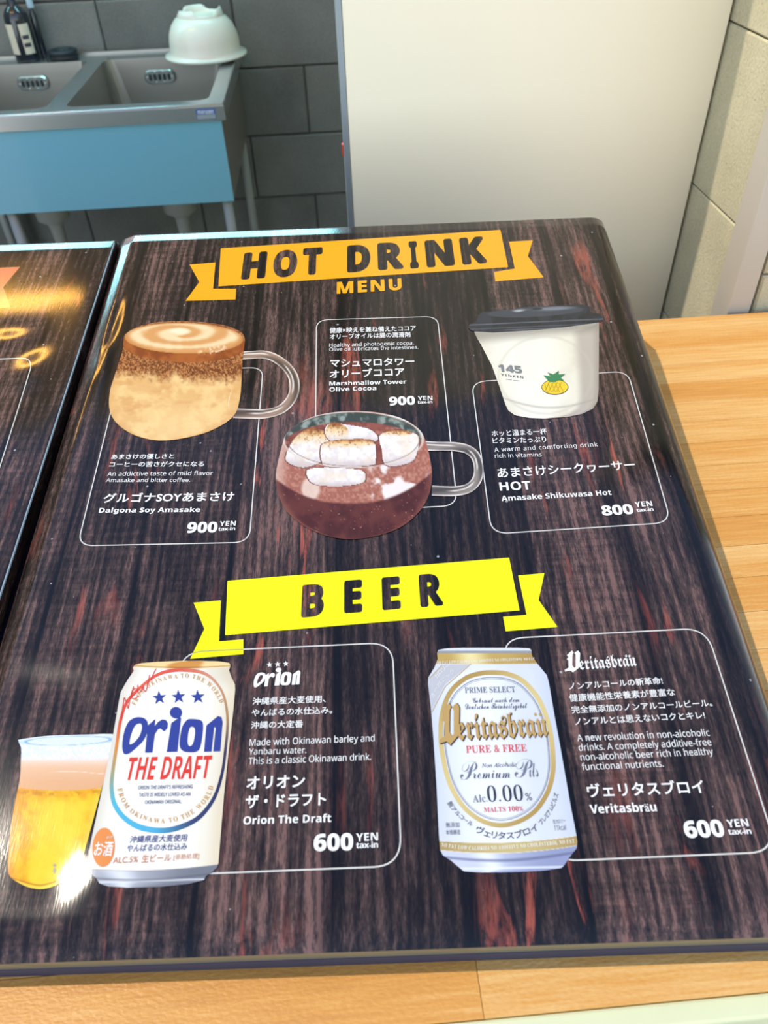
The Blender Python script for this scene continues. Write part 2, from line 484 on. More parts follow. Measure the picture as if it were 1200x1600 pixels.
def path_text(name, s, path, h, rgb, layer, off=0.0, wide=1.0, up_ratio=1.0):
    path = np.asarray(path, float); seg = np.linalg.norm(np.diff(path, axis=0), axis=1); acc = np.concatenate([[0], np.cumsum(seg)]); L_ = acc[-1]
    chars = []; adv = []; ZS = []
    for ch in s:
        if ch == ' ': chars.append(None); adv.append(0.35); continue
        co, f = glyphs(ch); n0 = len(co); co, f = embolden(co, f, off); ZS.append(sub_z(len(co), n0)); w = co[:, 0].max() - co[:, 0].min()
        chars.append((co - np.array([co[:, 0].min(), 0]), f, w)); adv.append(w + 0.12)
    tot = sum(adv); k = L_ / tot; P = []; F = []; x = 0
    cap = max(c[0][:, 1].max() for c in chars if c)
    for c, ad in zip(chars, adv):
        if c:
            mid = (x + ad / 2) * k
            px_ = np.array([np.interp(mid, acc, path[:, 0]), np.interp(mid, acc, path[:, 1])])
            e = np.array([np.interp(mid + 2, acc, path[:, 0]), np.interp(mid + 2, acc, path[:, 1])]) - np.array([np.interp(mid - 2, acc, path[:, 0]), np.interp(mid - 2, acc, path[:, 1])])
            e /= np.linalg.norm(e); up = np.array([e[1], -e[0]])
            co, f, w = c
            b0 = len(P)
            P += list(px_ + np.outer((co[:, 0] - w / 2) * k * wide, e) + np.outer(co[:, 1] / cap * h, up))
            F += [tuple(i + b0 for i in t_) for t_ in f]
        x += ad
    px = np.array(P)
    o = decal(name, px, orient(px, F), ink(rgb), layer); zs = np.concatenate(ZS)
    for i_, v_ in enumerate(o.data.vertices): v_.co.z += zs[i_]
    return o

# ---- numpy painting
def vnoise(x, y, seed=0):
    xi = np.floor(x).astype(int); yi = np.floor(y).astype(int); fx = x - xi; fy = y - yi
    fx = fx * fx * (3 - 2 * fx); fy = fy * fy * (3 - 2 * fy)
    def hh(a_, b_):
        n = (a_ * 374761393 + b_ * 668265263 + seed * 974634777) & 0xffffffff
        n = ((n ^ (n >> 13)) * 1274126177) & 0xffffffff
        return ((n ^ (n >> 16)) & 0xffff) / 65535.0
    return (hh(xi, yi) * (1 - fx) + hh(xi + 1, yi) * fx) * (1 - fy) + (hh(xi, yi + 1) * (1 - fx) + hh(xi + 1, yi + 1) * fx) * fy
def fbm(x, y, s, seed=0, o=4):
    v = 0; a_ = 1; t_ = 0
    for i in range(o):
        v = v + a_ * vnoise(x / s * 2 ** i, y / s * 2 ** i, seed + i); t_ += a_; a_ *= 0.55
    return v / t_
def ss(a_, b_, x):
    t_ = np.clip((x - a_) / (b_ - a_), 0, 1); return t_ * t_ * (3 - 2 * t_)
def mixc(c, d, m):
    m = np.asarray(m)[:, None]; return np.asarray(c) * (1 - m) + np.asarray(d) * m
def inpoly(X, Y, poly):
    poly = np.asarray(poly, float); r = np.zeros(len(X), bool); j = len(poly) - 1
    for i in range(len(poly)):
        xi, yi = poly[i]; xj, yj = poly[j]
        if yi != yj:
            c = ((yi > Y) != (yj > Y)) & (X < (xj - xi) * (Y - yi) / (yj - yi) + xi); r ^= c
        j = i
    return r
def ell(X, Y, cx, cy, rx, ry, rot=0.0):
    c, s = math.cos(rot), math.sin(rot); dx, dy = X - cx, Y - cy
    return np.sqrt(((dx * c + dy * s) / rx) ** 2 + ((-dx * s + dy * c) / ry) ** 2)

def picture(name, q, outline, colfn, layer, step=1.15, label=None):
    """a printed picture: rows between the left and right of its outline, coloured per vertex"""
    O = np.asarray(outline, float)
    y0, y1 = O[:, 1].min(), O[:, 1].max()
    sc = np.linalg.norm(q([(0, 0)]) - q([(0, 1000)])) / 1000
    wpx = (O[:, 0].max() - O[:, 0].min()) * sc; hpx = (y1 - y0) * sc
    nr = int(hpx / step) + 8; nc = int(wpx / step) + 2
    tt = np.linspace(0, 1, nr); tt = tt * 0.75 + 0.25 * (1 - np.cos(tt * math.pi)) / 2
    ys = y0 + (y1 - y0) * (0.0008 + 0.9984 * tt)
    A = O; B = np.roll(O, -1, 0); Lx = []; Rx = []
    for y in ys:
        m = ((A[:, 1] <= y) & (B[:, 1] > y)) | ((B[:, 1] <= y) & (A[:, 1] > y))
        xs = A[m, 0] + (B[m, 0] - A[m, 0]) * (y - A[m, 1]) / (B[m, 1] - A[m, 1])
        Lx.append(xs.min()); Rx.append(xs.max())
    Lx = np.array(Lx); Rx = np.array(Rx)
    s = np.linspace(0, 1, nc)
    X = Lx[:, None] * (1 - s) + Rx[:, None] * s; Y = np.repeat(ys[:, None], nc, 1)
    i = np.arange(nr - 1)[:, None] * nc + np.arange(nc - 1)[None, :]
    f = np.stack([i, i + nc, i + nc + 1, i + 1], -1).reshape(-1, 4)
    px = q(np.stack([X.ravel(), Y.ravel()], 1))
    cols = lin(np.clip(colfn(X.ravel(), Y.ravel(), np.tile(s, nr)), 0, 255)) * PK
    me = D.meshes.new(name); V = place(uv(px), layer)
    me.vertices.add(len(V)); me.vertices.foreach_set('co', V.ravel())
    me.loops.add(f.size); me.loops.foreach_set('vertex_index', f.ravel().astype(np.int32))
    me.polygons.add(len(f)); me.polygons.foreach_set('loop_start', (np.arange(len(f)) * 4).astype(np.int32))
    me.update(calc_edges=True)
    at = me.color_attributes.new('Col', 'FLOAT_COLOR', 'POINT')
    at.data.foreach_set('color', np.hstack([cols, np.ones((len(cols), 1))]).astype(np.float32).ravel())
    o = link(name, me, mpic, FILM)
    if label: o['label'] = label
    return o

# ================================================================== SETTING
m_floor = plain('floor_concrete', lc(176, 166, 150), 0.7, noise=0.25, nscale=6, bump=0.002)
m_ceil = plain('ceiling_paint', lc(190, 184, 174), 0.8, noise=0.03)
def block_mat(name, base, var, bump):
    m, t, p = newmat(name); N = t.nodes; L = t.links
    p.inputs['Roughness'].default_value = 0.9; p.inputs['Specular IOR Level'].default_value = 0.2
    geo = N.new('ShaderNodeNewGeometry'); oi = N.new('ShaderNodeObjectInfo')
    n1 = N.new('ShaderNodeTexNoise'); n1.inputs['Scale'].default_value = 7; n1.inputs['Detail'].default_value = 4
    n2 = N.new('ShaderNodeTexNoise'); n2.inputs['Scale'].default_value = 260; n2.inputs['Detail'].default_value = 3
    vo = N.new('ShaderNodeTexVoronoi'); vo.inputs['Scale'].default_value = 150
    for x in (n1, n2, vo): L.new(geo.outputs['Position'], x.inputs['Vector'])
    def mt(op, a_, b_, clamp=False):
        n = N.new('ShaderNodeMath'); n.operation = op; n.use_clamp = clamp
        for i, v in enumerate((a_, b_)):
            if isinstance(v, (int, float)): n.inputs[i].default_value = v
            else: L.new(v, n.inputs[i])
        return n.outputs[0]
    s = mt('ADD', mt('MULTIPLY', n1.outputs['Fac'], 0.6), mt('MULTIPLY', n2.outputs['Fac'], 0.5))
    s = mt('ADD', s, mt('MULTIPLY', mt('SUBTRACT', oi.outputs['Random'], 0.5), 0.25))
    r = N.new('ShaderNodeValToRGB'); r.color_ramp.elements[0].position = 0.3; r.color_ramp.elements[1].position = 0.8
    r.color_ramp.elements[0].color = tuple(v * (1 - var) for v in base[:3]) + (1,); r.color_ramp.elements[1].color = tuple(min(1, v * (1 + var)) for v in base[:3]) + (1,)
    L.new(s, r.inputs[0])
    pit = mt('LESS_THAN', vo.outputs['Distance'], 0.12)
    mx = N.new('ShaderNodeMix'); mx.data_type = 'RGBA'; mx.blend_type = 'MULTIPLY'; mx.inputs[7].default_value = (0.55, 0.55, 0.55, 1)
    L.new(mt('MULTIPLY', pit, 0.7), mx.inputs[0]); L.new(r.outputs[0], mx.inputs[6]); L.new(mx.outputs[2], p.inputs['Base Color'])
    b = N.new('ShaderNodeBump'); b.inputs['Distance'].default_value = bump; b.inputs['Strength'].default_value = 1
    L.new(mt('SUBTRACT', n2.outputs['Fac'], mt('MULTIPLY', pit, 0.6)), b.inputs['Height']); L.new(b.outputs[0], p.inputs['Normal'])
    return m
m_blkB = block_mat('block_grey', lc(122, 122, 120), 0.26, 0.002)
m_blkR = block_mat('block_pale', lc(196, 186, 156), 0.22, 0.0010)
m_mortar = plain('mortar_dark', lc(96, 96, 96), 0.95, noise=0.2, nscale=80)
m_post = plain('post_paint', lc(188, 178, 164), 0.45, noise=0.03, nscale=10)
m_dark = plain('dark_gap', lc(40, 38, 36), 0.8, noise=0.1)

prop(box('floor', -6, 6, -5, 6, -0.10, 0.0, m_floor), kind='structure')
prop(box('ceiling', -4.2, 1.4, 1.65, 3.1, ZC + 1.60, ZC + 1.68, m_ceil), kind='structure')

# back wall of hollow blocks
WBY = 2.76
wb = prop(box('wall_back', -4.2, 1.4, WBY + 0.012, WBY + 0.15, 0.0, ZC + 0.57, m_mortar), kind='structure')
def block_mesh(L_, H_, T_, bev=0.004):
    bm = bmesh.new(); add_box(bm, -L_ / 2, L_ / 2, 0, T_, -H_ / 2, H_ / 2)
    es = [e for e in bm.edges if all(v.co.y < 1e-6 for v in e.verts)]
    bmesh.ops.bevel(bm, geom=es, offset=bev, segments=1, affect='EDGES')
    me = D.meshes.new('block'); bmesh.ops.recalc_face_normals(bm, faces=bm.faces); bm.to_mesh(me); bm.free(); return me
bme = block_mesh(0.3965, 0.1965, 0.016); bme.materials.append(m_blkB)
rb = random.Random(3)
z = -0.03 + 0.2 * 3
row = 3
while z > -0.80:
    xo = -0.665 if row % 2 == 1 else -0.465
    for k in range(-5, 6):
        x = xo + 0.4 * k + 0.2
        if x < -2.2 or x > 1.2: continue
        b = link('block', bme, None, wb); b.location = (x, WBY + rb.uniform(-0.0015, 0.001), ZC + z - 0.1)
    z -= 0.2; row -= 1

wf = prop(box('window_1', -4.2, 1.4, WBY + 0.01, WBY + 0.13, ZC + 0.571, ZC + 0.60, m_post), kind='structure')
for x in (-3.2, -2.0, -0.8, 0.4):
    box('window_mullion', x - 0.02, x + 0.02, WBY + 0.03, WBY + 0.09, ZC + 0.60, ZC + 1.60, m_post, wf)

# right-hand wall, seen in raking sun
WRX = 0.57
wr_ = prop(box('wall_right', WRX + 0.012, WRX + 0.16, 1.0, WBY + 0.15, 0.0, ZC + 1.10, m_mortar), kind='structure')
bmr = block_mesh(0.438, 0.2190, 0.016, 0.002); bmr.materials.append(m_blkR)
z = 0.0997 + 0.221 * 4; row = 0
while z > -0.80:
    y = (1.225 if row % 2 else 1.005) - 0.0
    while y < 2.9:
        yc = y + 0.22
        b = link('block', bmr, None, wr_); b.rotation_euler = (0, 0, -math.pi / 2); b.location = (WRX + rb.uniform(-0.0006, 0.0006), yc, ZC + z - 0.1105)
        y += 0.44
    if row % 2:
        pass
    z -= 0.221; row += 1
bmh = block_mesh(0.217, 0.2190, 0.016, 0.002); bmh.materials.append(m_blkR)
z = 0.0997 + 0.221 * 3
while z > -0.80:
    b = link('block', bmh, None, wr_); b.rotation_euler = (0, 0, -math.pi / 2); b.location = (WRX, 1.115, ZC + z - 0.1105)
    z -= 0.442
# steel jamb at the end of that wall, and the pale return of blockwork beyond it
jm = prop(box('trim_1', WRX - 0.012, WRX + 0.021, 0.985, 1.034, 0.0, ZC + 1.10, m_post, bev=0.002), kind='structure')
ws = prop(box('wall_end', WRX + 0.027, 1.35, 1.003, 1.15, 0.0, ZC + 1.10, m_mortar), kind='structure')
bms = block_mesh(0.394, 0.2175, 0.014, 0.003); bms.materials.append(m_blkR)
for k in range(7):
    for j in range(2):
        b = link('block', bms, None, ws); b.location = (WRX + 0.030 + 0.197 + 0.4 * j, 0.992, ZC + 0.16 + 0.221 * 3 - 0.221 * k)

wl = prop(box('added_wall_left', -2.60, -2.45, 0.9, WBY + 0.15, 0.0, ZC + 1.60, m_mortar), kind='structure')  # unseen wall, added to hold back sky light from the left
for r_ in range(12):
    for c_ in range(5):
        b = link('block', bme, None, wl); b.rotation_euler = (0, 0, math.pi / 2); b.location = (-2.444, 1.1 + 0.4 * c_ + (0.2 if r_ % 2 else 0.0), 0.1 + 0.2 * r_)

# tall white panel behind the counter
m_panel = plain('panel_white', lc(246, 230, 202), 0.40, noise=0.015, nscale=3)
m_pedge = plain('panel_edge_grey', lc(140, 146, 150), 0.35, metal=0.3, noise=0.03)
PY = 1.215
pn = empty('partition_panel', (0.297, PY, 0), label='tall smooth off-white panel standing between the sink and the block wall', cat='panel')
def lbox(name, cx, cy, x0, x1, y0, y1, z0, z1, mat, par, **k): return box(name, x0 - cx, x1 - cx, y0 - cy, y1 - cy, z0, z1, mat, par, **k)
lbox('panel_board', 0.297, PY, 0.0285, 0.566, PY, PY + 0.035, 0.0, ZC + 1.05, m_panel, pn, bev=0.0015)
lbox('edge_strip', 0.297, PY, 0.0195, 0.0283, PY - 0.001, PY + 0.036, 0.0, ZC + 1.05, m_pedge, pn, bev=0.001)['label'] = 'grey metal strip along the edge of the white panel'
lbox('edge_clip', 0.297, PY, 0.0170, 0.0200, PY + 0.002, PY + 0.012, ZC + 0.172, ZC + 0.188, plain('red_plastic', lc(215, 70, 50), 0.4), pn)['label'] = 'tiny red clip on the grey strip'

# ================================================================== COUNTER
def stave_mat():
    m, t, p = newmat('laminated_beech'); N = t.nodes; L = t.links
    p.inputs['Roughness'].default_value = 0.42; p.inputs['Specular IOR Level'].default_value = 0.35
    geo = N.new('ShaderNodeNewGeometry'); oi = N.new('ShaderNodeObjectInfo')
    def mt(op, a_, b_, clamp=False):
        n = N.new('ShaderNodeMath'); n.operation = op; n.use_clamp = clamp
        for i, v in enumerate((a_, b_)):
            if isinstance(v, (int, float)): n.inputs[i].default_value = v
            else: L.new(v, n.inputs[i])
        return n.outputs[0]
    cb = N.new('ShaderNodeCombineXYZ'); L.new(mt('MULTIPLY', oi.outputs['Random'], 40.0), cb.inputs[0]); L.new(mt('MULTIPLY', oi.outputs['Random'], 17.0), cb.inputs[1])
    va = N.new('ShaderNodeVectorMath'); va.operation = 'ADD'; L.new(geo.outputs['Position'], va.inputs[0]); L.new(cb.outputs[0], va.inputs[1])
    def nz(scale, sc, det, dist=0.0):
        mp = N.new('ShaderNodeMapping'); mp.inputs['Scale'].default_value = sc
        n = N.new('ShaderNodeTexNoise'); n.inputs['Scale'].default_value = scale; n.inputs['Detail'].default_value = det; n.inputs['Distortion'].default_value = dist
        L.new(va.outputs[0], mp.inputs[0]); L.new(mp.outputs[0], n.inputs['Vector']); return n.outputs['Fac']
    g1 = nz(26, (0.06, 1, 1), 4, 0.5); g2 = nz(320, (0.05, 1, 1), 3); g3 = nz(500, (0.5, 1, 1), 2)
    s = mt('ADD', mt('MULTIPLY', g1, 0.45), mt('MULTIPLY', g2, 0.38))
    s = mt('ADD', s, mt('MULTIPLY', g3, 0.16)); s = mt('ADD', s, mt('ADD', mt('MULTIPLY', oi.outputs['Random'], 0.15), 0.055))
    r = N.new('ShaderNodeValToRGB'); e = r.color_ramp.elements
    e[0].position = 0.34; e[0].color = lc(194, 130, 62, .86); e[1].position = 0.86; e[1].color = lc(236, 198, 134, .90)
    x = e.new(0.58); x.color = lc(220, 158, 80, .86)
    L.new(s, r.inputs[0]); L.new(r.outputs[0], p.inputs['Base Color'])
    b = N.new('ShaderNodeBump'); b.inputs['Distance'].default_value = 0.0004; b.inputs['Strength'].default_value = 1; L.new(g3, b.inputs['Height']); L.new(b.outputs[0], p.inputs['Normal'])
    return m
m_stave = stave_mat()
m_under = plain('counter_core', lc(120, 84, 44), 0.7, noise=0.2)
m_pale = plain('edge_pale', lc(206, 208, 168), 0.5, noise=0.05)
m_base = plain('counter_front_grey', lc(130, 138, 140), 0.6, noise=0.05)
CY0, CY1 = 0.1375, 0.9765
ct = empty('countertop', (0.25, 0.55, 0.0), label='laminated wooden countertop carrying the two menu boards', cat='countertop')
def cbox(name, x0, x1, y0, y1, z0, z1, mat, **k): return box(name, x0 - 0.25, x1 - 0.25, y0 - 0.55, y1 - 0.55, z0, z1, mat, ct, **k)
cbox('core', -1.2, 1.25, CY0 + 0.001, CY1 - 0.001, ZC - 0.035, ZC - 0.006, m_under)
cbox('edge_band', -1.2, 1.25, CY0 - 0.0135, CY0, ZC - 0.036, ZC - 0.0015, m_pale, bev=0.002)['label'] = 'pale green edge strip along the front of the counter'
cbox('front_panel', -1.2, 1.25, CY0 + 0.03, CY0 + 0.05, 0.0, ZC - 0.034, m_base)
cbox('rear_panel', -1.2, 0.55, CY1 - 0.06, CY1 - 0.04, 0.0, ZC - 0.034, m_base)
rs_ = random.Random(11)
sm_cache = {}
rows = [0.1375, 0.1845]
while rows[-1] < CY1 - 0.05: rows.append(rows[-1] + 0.0418)
rows[-1] = CY1
for i in range(len(rows) - 1):
    ya, yb = rows[i], rows[i + 1]
    x = -1.2 - rs_.uniform(0, .3)
    cuts = [-1.2]
    if i == 0: cuts += [-0.42, 0.0555, 0.62]
    else:
        c = -1.2 + rs_.uniform(0.15, 0.5)
        while c < 1.15: cuts.append(c); c += rs_.uniform(0.28, 0.62)
    cuts.append(1.25)
    for a_, b_ in zip(cuts[:-1], cuts[1:]):
        L_ = b_ - a_ - 0.0003; W_ = yb - ya - 0.0003
        bm = bmesh.new(); add_box(bm, -L_ / 2, L_ / 2, -W_ / 2, W_ / 2, -0.006, 0.0)
        es = [e for e in bm.edges if all(v.co.z > -1e-6 for v in e.verts)]
        bmesh.ops.bevel(bm, geom=es, offset=0.0003, segments=1, affect='EDGES')
        o = bm_obj('stave', bm, m_stave, ct)
        o.location = ((a_ + b_) / 2 - 0.25, (ya + yb) / 2 - 0.55, ZC - rs_.uniform(0, 0.00008))

# ================================================================== MENU BOARDS
m_filmedge = plain('board_edge_olive', lc(112, 114, 98), 0.35, noise=0.06, coat=0.5)
m_tray = plain('board_base_navy', lc(42, 50, 76), 0.4, noise=0.06)
SEAMS = [-0.262, -0.196, -0.118, -0.032, 0.052, 0.128, 0.206, 0.262]
m_wood = wood_print('burnt_plank_print', REL_R, SEAMS, 0)
m_wood2 = wood_print('burnt_plank_print_neighbour', REL_L, [-0.25, -0.16, -0.08, 0.02, 0.10, 0.19, 0.25], 4)

def make_board(root, fu0, fu1, fv1, mat, uc, rl=0.0065, rr=0.020, rt=0.006, h0=H0, skirt=0.016, sharp_right=False):
    """film with rolled edges on a tilted board over a closed wedge"""
    us = []
    n1 = 14
    L_ = fu0 + rl * (1 - np.cos(np.linspace(0, math.pi / 2, n1))); R_ = fu1 - rr * (1 - np.cos(np.linspace(math.pi / 2, 0, n1)))
    us = np.concatenate([L_, np.linspace(fu0 + rl, fu0 + 0.024, 16)[1:], np.linspace(fu0 + 0.024, fu1 - rr, 40)[1:-1], R_])
    vs = np.concatenate([np.linspace(0, 0.026, 12), np.linspace(0.026, fv1 - 0.028, 50)[1:], np.linspace(fv1 - 0.028, fv1 - rt, 16)[1:], fv1 - rt * (1 - np.cos(np.linspace(math.pi / 2, 0, n1)))[1:]])
    U, V = np.meshgrid(us, vs)
    Hh = film_h(U, V, fu0, fu1, fv1, rl, rr, rt)
    verts = np.stack([U.ravel() - uc, V.ravel(), Hh.ravel()], 1).tolist()
    nu, nv = len(us), len(vs); f = []
    for j in range(nv - 1):
        for i in range(nu - 1):
            f.append((j * nu + i, j * nu + i + 1, (j + 1) * nu + i + 1, (j + 1) * nu + i))
    # skirts down the left, far and right sides
    rim = [j * nu for j in range(nv)] + [(nv - 1) * nu + i for i in range(1, nu)] + [j * nu + nu - 1 for j in range(nv - 2, -1, -1)]
    b0 = len(verts)
    for k in rim: verts.append([verts[k][0], verts[k][1], min(verts[k][2], 0) - skirt])
    for k in range(len(rim) - 1):
        f.append((rim[k], rim[k + 1], b0 + k + 1, b0 + k))
    film = mesh('printed_film', verts, f, mat, root, smooth=True)
    film.location = (0, 0, h0); film.rotation_euler = (TILT, 0, 0)
    # unseen flap, added to carry the board's shadow to the counter's far edge
    fu = np.linspace(fu0 + 0.003 - uc, fu1 - 0.003 - uc, 12); prof = [(fv1 - 0.0005, -0.0095), (fv1 + 0.012, -0.0200), (fv1 + 0.030, -0.0340), (fv1 + 0.050, -0.0500), (fv1 + 0.066, -0.0640)]
    fl = []; ff = []
    for (v_, z_) in prof:
        for u_ in fu: fl.append((u_, v_, z_))
    for (v_, z_) in prof:
        for u_ in fu: fl.append((u_, v_ - 0.0008, z_ - 0.0010))
    k_ = len(fu); m_ = len(prof)
    for a_ in range(m_ - 1):
        for b_ in range(k_ - 1):
            q = (a_ * k_ + b_, a_ * k_ + b_ + 1, (a_ + 1) * k_ + b_ + 1, (a_ + 1) * k_ + b_); ff.append(q); ff.append(tuple(x + m_ * k_ for x in q[::-1]))
    flap = mesh('shadow_flap', fl, ff, mat, root, smooth=True); flap.location = (0, 0, h0); flap.rotation_euler = (TILT, 0, 0)
    # foam board core under the film
    bm = bmesh.new(); add_box(bm, fu0 + 0.002 - uc, fu1 - 0.002 - uc, 0.0042, fv1 - 0.002, -0.0300, -0.0205)
    core = bm_obj('backing_board', bm, m_tray, root); core.location = (0, 0, h0); core.rotation_euler = (TILT, 0, 0)
    bm = bmesh.new(); add_box(bm, fu0 + 0.001 - uc, fu1 - 0.001 - uc, 0.0, 0.004, -0.0310, -0.0051)
    lip = bm_obj('front_lip', bm, m_filmedge, root); lip.location = (0, 0, h0); lip.rotation_euler = (TILT, 0, 0)
    lip['label'] = 'olive grey front edge of the board'
    # wedge carrying it
    x0, x1 = fu0 + 0.004 - uc, fu1 - 0.004 - uc
    y0, y1 = 0.0055, fv1 * math.cos(TILT) - 0.03
    za = h0 - 0.0305 / math.cos(TILT) + y0 * math.tan(TILT); zb = h0 - 0.0305 / math.cos(TILT) + y1 * math.tan(TILT)
    v = [(x0, y0, 0), (x1, y0, 0), (x1, y1, 0), (x0, y1, 0), (x0, y0, za), (x1, y0, za), (x1, y1, zb), (x0, y1, zb)]
    mesh('wedge_base', v, [(3, 2, 1, 0), (4, 5, 6, 7), (0, 1, 5, 4), (1, 2, 6, 5), (2, 3, 7, 6), (3, 0, 4, 7)], m_tray, root)['label'] = 'dark navy base showing under the front edge'
    return film

br = empty('menu_board', (P0[0], P0[1], ZC), -YAW, label='dark plank-print board with hot drinks and beer, orange and yellow banners', cat='menu board')
FILM = make_board(br, FU0, FU1, FV1, m_wood, 0.0)

# neighbour on the left: its right side shows at the edge of the picture
UL1 = -0.3040; ULC = UL1 - 0.292
bl = empty('menu_board', (P0[0] + BU[0] * ULC, P0[1] + BU[1] * ULC, ZC), -YAW - math.radians(0.55), label='dark plank-print board cut off by the left side of the frame, salmon banner end', cat='menu board')
bl.location = (P0[0] + BU[0] * ULC - 0.002, P0[1] + BU[1] * ULC - 0.0, ZC)
LV1 = 0.7560
filmL = make_board(bl, -0.292, 0.292, LV1, m_wood2, 0.0, rl=0.0065, rr=0.0025, rt=0.006)
# thin bright cut edge of the laminate
def uvL(px):
    r = rays(px)
    a2 = -YAW - math.radians(0.55); o = np.array([bl.location.x, bl.location.y, H0])
    U2 = np.array([math.cos(a2), math.sin(a2), 0]); V2 = np.array([-math.sin(a2) * math.cos(TILT), math.cos(a2) * math.cos(TILT), math.sin(TILT)]); N2 = np.cross(U2, V2)
    s = ((o - CP) @ N2) / (r @ N2); p_ = CP + r * s[:, None] - o
    return np.stack([p_ @ U2, p_ @ V2], 1)
def decL(name, px, f, mat, layer=1):
    q = uvL(px); return mesh(name, np.column_stack([q, np.full(len(q), 0.00012 * layer)]), orient(px, f), mat, filmL)
QL = q_(0, 340, 4.0)
px = QL([(-160, 322), (125, 308), (20, 435), (68, 562), (-160, 580)])
decL('banner', px, [tuple(t_) for t_ in tessellate_polygon([[Vector((p_[0], -p_[1], 0)) for p_ in px]])], ink((226, 132, 96), REL_L), 1)['label'] = 'salmon banner end on the board'
ln = QL(crom([(-200, 900), (-60, 888), (60, 882), (140, 880), (180, 892), (192, 930), (180, 980), (90, 1270), (0, 1555), (-80, 1800)], closed=False))
d = np.gradient(ln, axis=0); d /= np.linalg.norm(d, axis=1)[:, None]; nn_ = np.stack([-d[:, 1], d[:, 0]], 1) * 0.8
px = np.stack([ln + nn_, ln - nn_], 1).reshape(-1, 2)
decL('panel_outline', px, [(2 * i, 2 * i + 1, 2 * i + 3, 2 * i + 2) for i in range(len(ln) - 1)], ink((215, 212, 205), REL_L), 1)
m_cut = plain('laminate_cut', lc(120, 138, 150), 0.6, coat=0.0)
mesh('laminate_edge', [(0.2918, 0.001, 0.0002), (0.2928, 0.001, 0.0002), (0.2928, LV1 - 0.012, 0.0002), (0.2918, LV1 - 0.012, 0.0002),
                       (0.2918, 0.001, -0.0015), (0.2928, 0.001, -0.0015), (0.2928, LV1 - 0.012, -0.0015), (0.2918, LV1 - 0.012, -0.0015)],
     [(0, 1, 2, 3), (1, 5, 6, 2), (4, 0, 3, 7), (0, 4, 5, 1), (3, 2, 6, 7)], m_cut, filmL)['label'] = 'thin pale cut edge of the laminate'

WHITE = (252, 250, 247)
# ------------------------------------------------------------------ banners
ORANGE = (255, 176, 28); YELLOW = (252, 250, 0)
fill('heading_banner', [QH([(143, 92), (975, 37), (998, 148), (136, 205)])], ink(ORANGE), 2, 'orange banner band')
fills('banner_tail', [[QH([(50, 140), (127, 134), (120, 212), (188, 212), (187, 244), (38, 248), (79, 192)])]], ink(ORANGE), 1)
fills('banner_tail', [[QH([(1001, 72), (1071, 68), (1057, 115), (1104, 178), (960, 190), (956, 162), (1018, 152)])]], ink(ORANGE), 1)
fill('heading_banner', [QB([(163, 110), (1001, 41), (1032, 198), (156, 272)])], ink(YELLOW), 2, 'bright yellow banner band')
fills('banner_tail', [[QB([(62, 175), (143, 168), (138, 290), (210, 284), (210, 328), (52, 342), (94, 253)])]], ink(YELLOW), 1)
fills('banner_tail', [[QB([(1028, 94), (1106, 87), (1089, 167), (1145, 247), (991, 260), (983, 217), (1053, 211)])]], ink(YELLOW), 1)
for ch, a_, b_ in (('H', (203, 181), (275, 176)), ('O', (296, 175), (368, 170)), ('T', (384, 168), (444, 164)),
                   ('D', (519, 160), (589, 155)), ('R', (611, 153), (688, 148)), ('I', (707, 148), (732, 146)),
                   ('N', (756, 145), (840, 138)), ('K', (862, 137), (937, 131))):
    Tq(QH, SB(ch), a_, b_, 76, (0, 0, 0), 3, name='heading_letter', off=0.045, mat=m_wood)
for ch, a_, b_ in (('B', (382, 215), (449, 209)), ('E', (510, 202), (564, 198)), ('E', (624, 193), (679, 188)), ('R', (737, 184), (806, 178))):
    Tq(QB, SB(ch), a_, b_, 92, (0, 0, 0), 3, name='heading_letter', off=0.04, mat=m_wood)
Tq(QH, SB('MENU'), (488, 227), (682, 215), 34, ORANGE, 3, name='heading_text', off=0.02, spacing=1.15)

# ------------------------------------------------------------------ card outlines
def card(pts, r, gap=None, w=1.9):
    P = np.array(pts, float); A = uv(P); out = []
    for i in range(4):
        a_, b_, c_ = A[i - 1], A[i], A[(i + 1) % 4]
        d1 = (a_ - b_) / np.linalg.norm(a_ - b_); d2 = (c_ - b_) / np.linalg.norm(c_ - b_)
        s_, e_ = b_ + d1 * r, b_ + d2 * r
        for k in range(11):
            t_ = k / 10
            out.append((1 - t_) ** 2 * s_ + 2 * t_ * (1 - t_) * b_ + t_ * t_ * e_)
    Q = np.array(out); d = np.roll(Q, -1, 0) - np.roll(Q, 1, 0); d /= np.linalg.norm(d, axis=1)[:, None]
    nr = np.stack([-d[:, 1], d[:, 0]], 1) * 0.00048
    pl = np.stack([Q + nr, Q - nr], 1).reshape(-1, 2); m = len(Q)
    f = [(2 * i + 1, 2 * i, 2 * ((i + 1) % m), 2 * ((i + 1) % m) + 1) for i in range(m)]
    return mesh('panel_outline', place(pl, 1), f, ink((225, 222, 215)), FILM)
card([(188, 583), (411, 574), (389.5, 847.5), (121, 853)], 0.014)
card([(494.5, 500), (683.5, 494.5), (714.5, 790), (492, 802)], 0.014)
card([(737, 597), (980.5, 580), (1048.5, 816.5), (768, 834.5)], 0.015)
card([(283, 1019), (613, 1004), (627.5, 1353), (250, 1368)], 0.018)
card([(783, 998), (1103, 981.5), (1215, 1331), (860, 1346)], 0.018)

